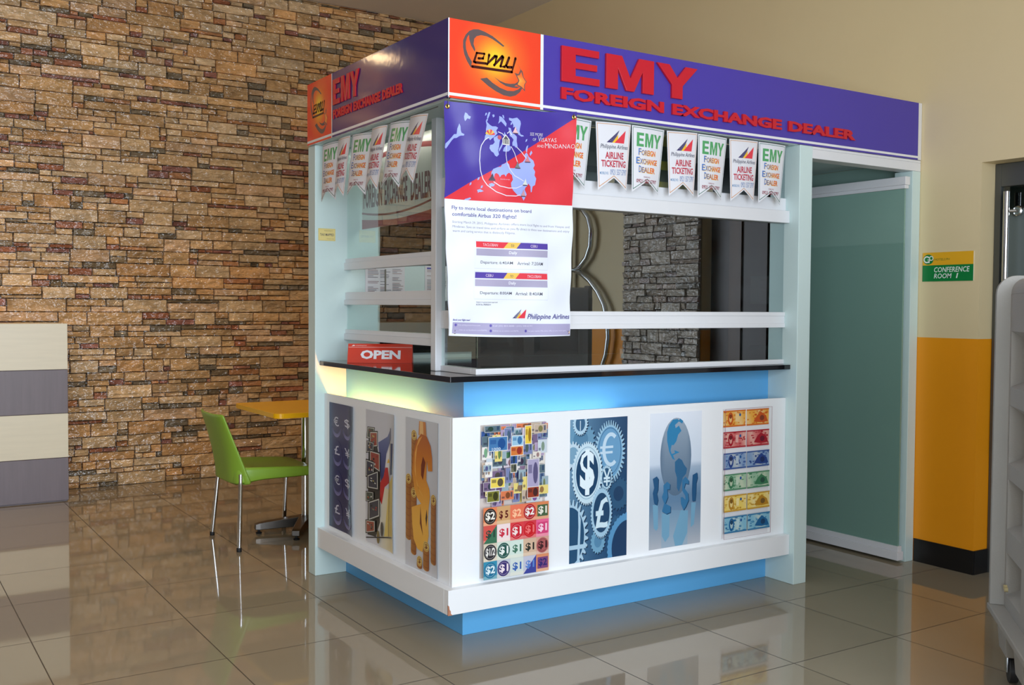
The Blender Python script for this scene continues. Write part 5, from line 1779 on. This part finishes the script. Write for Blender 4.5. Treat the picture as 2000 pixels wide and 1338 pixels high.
A = Art(.3, .155)
GR, YE = (20, 128, 62), (236, 176, 40)
A.poly(rect(0, 1, .56, 1), YE)
A.poly(rect(0, 1, 0, .56), GR)
A.poly(ell(.115, .76, .105, .175, 30), GR)
A.line(ell(.085, .76, .055, .1, 20, .6, 5.6), .007, (236, 240, 230))
A.line([(.10, .75), (.14, .75), (.13, .64)], .006, (236, 240, 230))
A.line(ell(.175, .80, .035, .07, 18), .005, (236, 240, 230), closed=True)
A.text('HOTELS.PH', .235, .545, .715, .79, (70, 120, 50), .0, shear=.25)
A.text('CONFERENCE', .235, .93, .31, .49, (232, 240, 232), .012, shear=.15)
A.text('ROOM', .235, .585, .1, .27, (232, 240, 232), .012, shear=.15)
A.text('1', .67, .715, .1, .27, (232, 240, 232), .012, shear=.15)
tag(link('conference_sign', A.mesh('conference_sign', plane_map((XW - .004, -.209, 1.531), (0, -.3, 0), (0, 0, .155), (-1, 0, 0)), M_print, back=(220, 220, 210), thick=.0035, off=(XW - .004, -.209, 1.531)), loc=(XW - .004, -.209, 1.531)),
    'yellow and green conference room sign on the cream wall beside the doorway', 'sign')

# ------------------------------------------------------------------ yellow table
M_yel = mat('yellow_laminate', (246, 184, 18), .25, var=.03)
M_chrome = mat('chrome', (225, 228, 232), .06, 1.0, var=.02)
M_base = mat('dull_steel', (112, 108, 104), .3, 1.0, var=.1)
M_rub = mat('black_rubber', (20, 20, 22), .6)
tc_ = Vector((.205, 2.178, 0))
tab = thing('cafe_table', 'cafe table with a yellow top on a chrome pedestal', 'table', tc_)
pts = []
hx, hy = .368, .375
for sx, sy, a0 in ((1, 1, 0), (-1, 1, 90), (-1, -1, 180), (1, -1, 270)):
    for k in range(7):
        a = radians(a0 + 15 * k)
        pts.append(tc_ + Vector((sx * (hx - .045) + .045 * cos(a), sy * (hy - .045) + .045 * sin(a), .746)))
obj('tabletop', MB().prism(pts, (0, 0, .028)), M_yel, tab, bevel=.005)
cen = Vector((.192, 2.27, 0))
obj('pedestal', MB().lathe(cen, [(.026, .05), (.026, .72), (.12, .726), (.12, .7455)], 24), M_chrome, tab)
for ang in (172, 238, 352, 58):
    a = radians(ang)
    dv = Vector((cos(a), sin(a), 0))
    sv = Vector((-sin(a), cos(a), 0))
    m = MB()
    L_ = .31
    prof = [(.0, .034, .03, .092), (.02, .034, .03, .092), (L_ - .03, .026, .024, .066), (L_, .024, .026, .058)]
    vs, fs = [], []
    for (r, hw, zb, zt) in prof:
        for sgn, z in ((-1, zb), (1, zb), (1, zt), (-1, zt)):
            vs.append(cen + dv * r + sv * hw * sgn + Vector((0, 0, z)))
    for i in range(3):
        for k in range(4):
            fs.append((i * 4 + k, i * 4 + (k + 1) % 4, i * 4 + 4 + (k + 1) % 4, i * 4 + 4 + k))
    fs += [(0, 1, 2, 3), (12, 13, 14, 15)]
    m.add(vs, fs)
    ft = obj('foot', m, M_base, tab, bevel=.004)
    g = cen + dv * (L_ - .025)
    obj('glide', MB().lathe(g, [(.017, 0.0005), (.019, .008), (.008, .012), (.008, .032)], 14), M_rub, ft)

# ------------------------------------------------------------------ green chair
M_green = mat('lime_plastic', (134, 172, 56), .32, var=.03)
ch = thing('plastic_chair', 'lime green plastic chair with chrome legs tucked under the yellow table', 'chair', (-.12, 2.155, 0))
X0, X1, Y0, Y1 = -.345, .135, 1.925, 2.385
bm = bmesh.new()
NX, NY = 12, 12
grid = []
for i in range(NX + 1):
    row = []
    for j in range(NY + 1):
        u, v = i / NX, j / NY
        # superellipse-like rounded rectangle
        a, b = 2 * u - 1, 2 * v - 1
        wx = 1 - .06 * abs(b) ** 6
        wy = (1 - .05 * abs(a) ** 6) * (1 - .03 * (1 - u))
        x = (X0 + X1) / 2 + (X1 - X0) / 2 * a * wx
        y = (Y0 + Y1) / 2 + (Y1 - Y0) / 2 * b * wy
        z = .452 - .016 * (1 - a * a) * (1 - b * b) + .012 * max(0, abs(b) - .6) - .012 * u ** 3 + .014 * b * b * (1 - u) 
        row.append(bm.verts.new((x, y, z)))
    grid.append(row)
for i in range(NX):
    for j in range(NY):
        bm.faces.new((grid[i][j], grid[i + 1][j], grid[i + 1][j + 1], grid[i][j + 1]))
edge = [grid[i][0] for i in range(NX + 1)] + [grid[NX][j] for j in range(1, NY + 1)] + [grid[i][NY] for i in range(NX - 1, -1, -1)] + [grid[0][j] for j in range(NY - 1, 0, -1)]
r1, r2 = [], []
for v in edge:
    u = (v.co.x - X0) / (X1 - X0)
    c = Vector(((X0 + X1) / 2, (Y0 + Y1) / 2, 0))
    dd = (Vector((v.co.x, v.co.y, 0)) - c).normalized() * .006
    r1.append(bm.verts.new((v.co.x + dd.x, v.co.y + dd.y, v.co.z - .012)))
    zlow = .366 + .022 * min(1, u * 3.2) + .006 * u
    r2.append(bm.verts.new((v.co.x + dd.x * 1.4, v.co.y + dd.y * 1.4, zlow)))
n_ = len(edge)
for i in range(n_):
    j = (i + 1) % n_
    bm.faces.new((edge[i], edge[j], r1[j], r1[i]))
    bm.faces.new((r1[i], r1[j], r2[j], r2[i]))
bmesh.ops.recalc_face_normals(bm, faces=bm.faces)
for f in bm.faces:
    f.smooth = True
for v in bm.verts:
    v.co -= Vector((-.12, 2.155, 0))
me = bpy.data.meshes.new('seat')
bm.to_mesh(me)
bm.free()
me.materials.append(M_green)
so = link('seat', me, ch)
sm_ = so.modifiers.new('thickness', 'SOLIDIFY')
sm_.thickness = .008
sm_.offset = -1
ss = so.modifiers.new('subsurf', 'SUBSURF')
ss.levels = ss.render_levels = 1

bm = bmesh.new()
NU, NV = 14, 14
g = []
for j in range(NV + 1):
    v = j / NV
    row = []
    for i in range(NU + 1):
        u = 2 * i / NU - 1
        half = .230 - .022 * v ** 1.5 + .012 * (1 - v) ** 2
        z = .368 + (.772 - .368) * v - .005 * (1 - u * u) * v ** 3
        x = -.349 - .022 * v - .058 * v * v - .012 * (1 - u * u) * v
        wing = (abs(u) ** 5)
        x += wing * (.014 + .075 * (1 - v) ** 1.8)
        y = 2.155 + half * u
        row.append(bm.verts.new((x, y, z)))
    g.append(row)
for j in range(NV):
    for i in range(NU):
        bm.faces.new((g[j][i], g[j][i + 1], g[j + 1][i + 1], g[j + 1][i]))
for f in bm.faces:
    f.smooth = True
bmesh.ops.recalc_face_normals(bm, faces=bm.faces)
for v in bm.verts:
    v.co -= Vector((-.12, 2.155, 0))
me = bpy.data.meshes.new('backrest')
bm.to_mesh(me)
bm.free()
me.materials.append(M_green)
bo = link('backrest', me, ch)
sm_ = bo.modifiers.new('thickness', 'SOLIDIFY')
sm_.thickness = .016
sm_.offset = 0
ss = bo.modifiers.new('subsurf', 'SUBSURF')
ss.levels = ss.render_levels = 1
for (tx, ty, fx, fy) in ((-.318, 1.945, -.338, 1.914), (-.318, 2.365, -.344, 2.405), (.105, 2.36, .10, 2.40), (.105, 1.95, .125, 1.91)):
    lg = obj('leg', MB().tube([(tx, ty, .43), (tx, ty, .37), (fx, fy, .012)], .0125, 16), M_chrome, ch)
    obj('foot_cap', MB().lathe((fx, fy, 0), [(.0135, .0005), (.0145, .004), (.014, .022), (.0126, .024)], 14), M_rub, lg)

# ------------------------------------------------------------------ striped counter by the stone wall
M_cream = mat('cream_wood_laminate', (240, 232, 206), .34, var=.06, vscale=5, stretch=(.7, 4, 9))
M_grey = mat('grey_wood_laminate', (120, 110, 116), .36, var=.16, vscale=4, stretch=(9, 3, .7))
cb = thing('striped_counter', 'counter with cream and grey striped boards in front of the stone wall', 'counter', (-2.3, 4.2, 0))
xr = -.884
obj('carcass', MB().box(-3.8, xr - .006, 4.012, YS - .04, .0, 1.232), M_grey, cb)
for k, (z0, z1) in enumerate(((.008, .306), (.309, .616), (.619, .922), (.925, 1.244))):
    obj('grey_board' if k % 2 == 0 else 'cream_board', MB().box(-3.8, xr, 3.993, 4.0115, z0, z1), M_grey if k % 2 == 0 else M_cream, cb, bevel=.002)
obj('top_board', MB().box(-3.8, xr, 4.0118, YS - .04, 1.2322, 1.244), M_cream, cb, bevel=.002)

# ------------------------------------------------------------------ moulded cart at the right edge
M_cart = mat('grey_moulded_plastic', (176, 174, 168), .5, var=.04, bump=.15, bscale=160)
ca = Vector((-.7513, -.66, 0))       # along the long face, towards the camera
cn = Vector((-.66, .7513, 0))        # outward from the long face
E0 = Vector((1.581, -1.419, 0))
cart = thing('moulded_cart', 'grey moulded plastic cart with recessed panels on casters at the right edge', 'cart', E0 + ca * .45)
LZ, LN, DP = .9, .235, .30


def cp(a, z, nn_=0.0):
    return E0 + ca * a + cn * nn_ + Vector((0, 0, z))


# body: face with recesses cut as a grid of cells
body = MB()
rec = [(1.09, 1.30), (.80, 1.02), (.55, .74), (.30, .46)]
zs = sorted({.25, 1.44} | {z for r in rec for z in r})
xs = [0.0, .055, .33, .39, .66, .72, LZ]
for i in range(len(xs) - 1):
    for j in range(len(zs) - 1):
        a0, a1, z0, z1 = xs[i], xs[i + 1], zs[j], zs[j + 1]
        hole = i in (1, 3) and any(abs(z0 - r[0]) < 1e-6 for r in rec)
        if not hole:
            body.add([cp(a0, z0), cp(a1, z0), cp(a1, z1), cp(a0, z1)], [(0, 1, 2, 3)])
        else:
            ch_, dpt = .022, -.05
            inner = [cp(a0 + .012, z0 + ch_, dpt), cp(a1 - .03, z0 + ch_ * 1.5, dpt), cp(a1 - .03, z1 - ch_, dpt), cp(a0 + .012, z1 - ch_ * 1.6, dpt)]
            body.add([cp(a0, z0), cp(a1, z0), cp(a1, z1), cp(a0, z1)] + inner, [(4, 5, 6, 7), (0, 1, 5, 4), (1, 2, 6, 5), (2, 3, 7, 6), (3, 0, 4, 7)])
body.add([cp(0, .25), cp(LZ, .25), cp(LZ, 1.44), cp(0, 1.44), cp(0, .25, -DP), cp(LZ, .25, -DP), cp(LZ, 1.44, -DP), cp(0, 1.44, -DP)],
         [(4, 5, 6, 7), (0, 1, 5, 4), (1, 2, 6, 5), (2, 3, 7, 6), (3, 0, 4, 7)])
obj('body', body, M_cart, cart, bevel=0)
# end lip, proud of the face, rounded at the top
lip = MB()
prof = [cp(0, .25, -DP + .02)] + [cp(0, .25, .05), cp(0, 1.44, .05)]
for k in range(1, 8):
    a = radians(90 * k / 7)
    prof.append(cp(0, 1.44 + .07 * sin(a), .05 - .07 * (1 - cos(a))))
prof += [cp(0, 1.51, -DP + .02)]
lip.prism(prof, -ca * -.028)
obj('end_lip', lip, M_cart, cart, bevel=.006)
tp = MB()
prof = [cp(.0285, 1.4405, -DP + .02), cp(.0285, 1.4405, -.001)]
for k in range(0, 8):
    a = radians(90 * k / 7)
    prof.append(cp(.0285, 1.4405 + .06 * sin(a), -.001 - .05 * (1 - cos(a))))
prof += [cp(.0285, 1.5005, -DP + .02)]
tp.prism(prof, ca * (LZ - .03))
obj('top_hood', tp, M_cart, cart, bevel=.004)
bs = MB()
bs.obox(cp(-.004, .225, .055), ca * (LZ + .004), -cn * (DP + .03), (0, 0, .0245))
obj('base_rim', bs, M_cart, cart, bevel=.004)
for a in (.05, .36, .66):
    b_ = MB()
    b_.prism([cp(a, .2245, .03), cp(a + .16, .2245, .03), cp(a + .15, .10, .02), cp(a + .012, .10, .02)], -cn * .24)
    obj('foot_block', b_, M_cart, cart, bevel=.004)
ltch = MB()
ltch.tube([cp(.09, .335, .002), cp(.09, .335, .014)], .009, 10)
ltch.tube([cp(.105, .33, .002), cp(.105, .33, .014)], .009, 10)
obj('latch', ltch, mat('ivory_plastic', (206, 190, 140), .4), cart)
M_cast = mat('dark_grey_rubber', (44, 44, 46), .5)
for a in (.16, .72):
    for q in (-.01, -.2):
        w = MB()
        c = cp(a, .05, q)
        axis = cn
        ring = []
        vs, fs = [], []
        for (r, hgt) in ((.03, -.016), (.05, -.014), (.05, .014), (.03, .016)):
            for k in range(20):
                t = 2 * pi * k / 20
                vs.append(c + ca * r * cos(t) + Vector((0, 0, r * sin(t))) + axis * hgt)
        for i in range(3):
            for k in range(20):
                k2 = (k + 1) % 20
                fs.append((i * 20 + k, i * 20 + k2, i * 20 + 20 + k2, i * 20 + 20 + k))
        fs += [tuple(range(20)), tuple(range(60, 80))]
        w.add(vs, fs, 0, True)
        cs_ = obj('caster', w, M_cast, cart)
        f_ = MB()
        f_.obox(c + axis * .019 - ca * .02 + Vector((0, 0, -.01)), ca * .04, axis * .004, (0, 0, .0595))
        f_.obox(c - axis * .023 - ca * .02 + Vector((0, 0, -.01)), ca * .04, axis * .004, (0, 0, .0595))
        obj('fork', f_, M_steel, cs_)
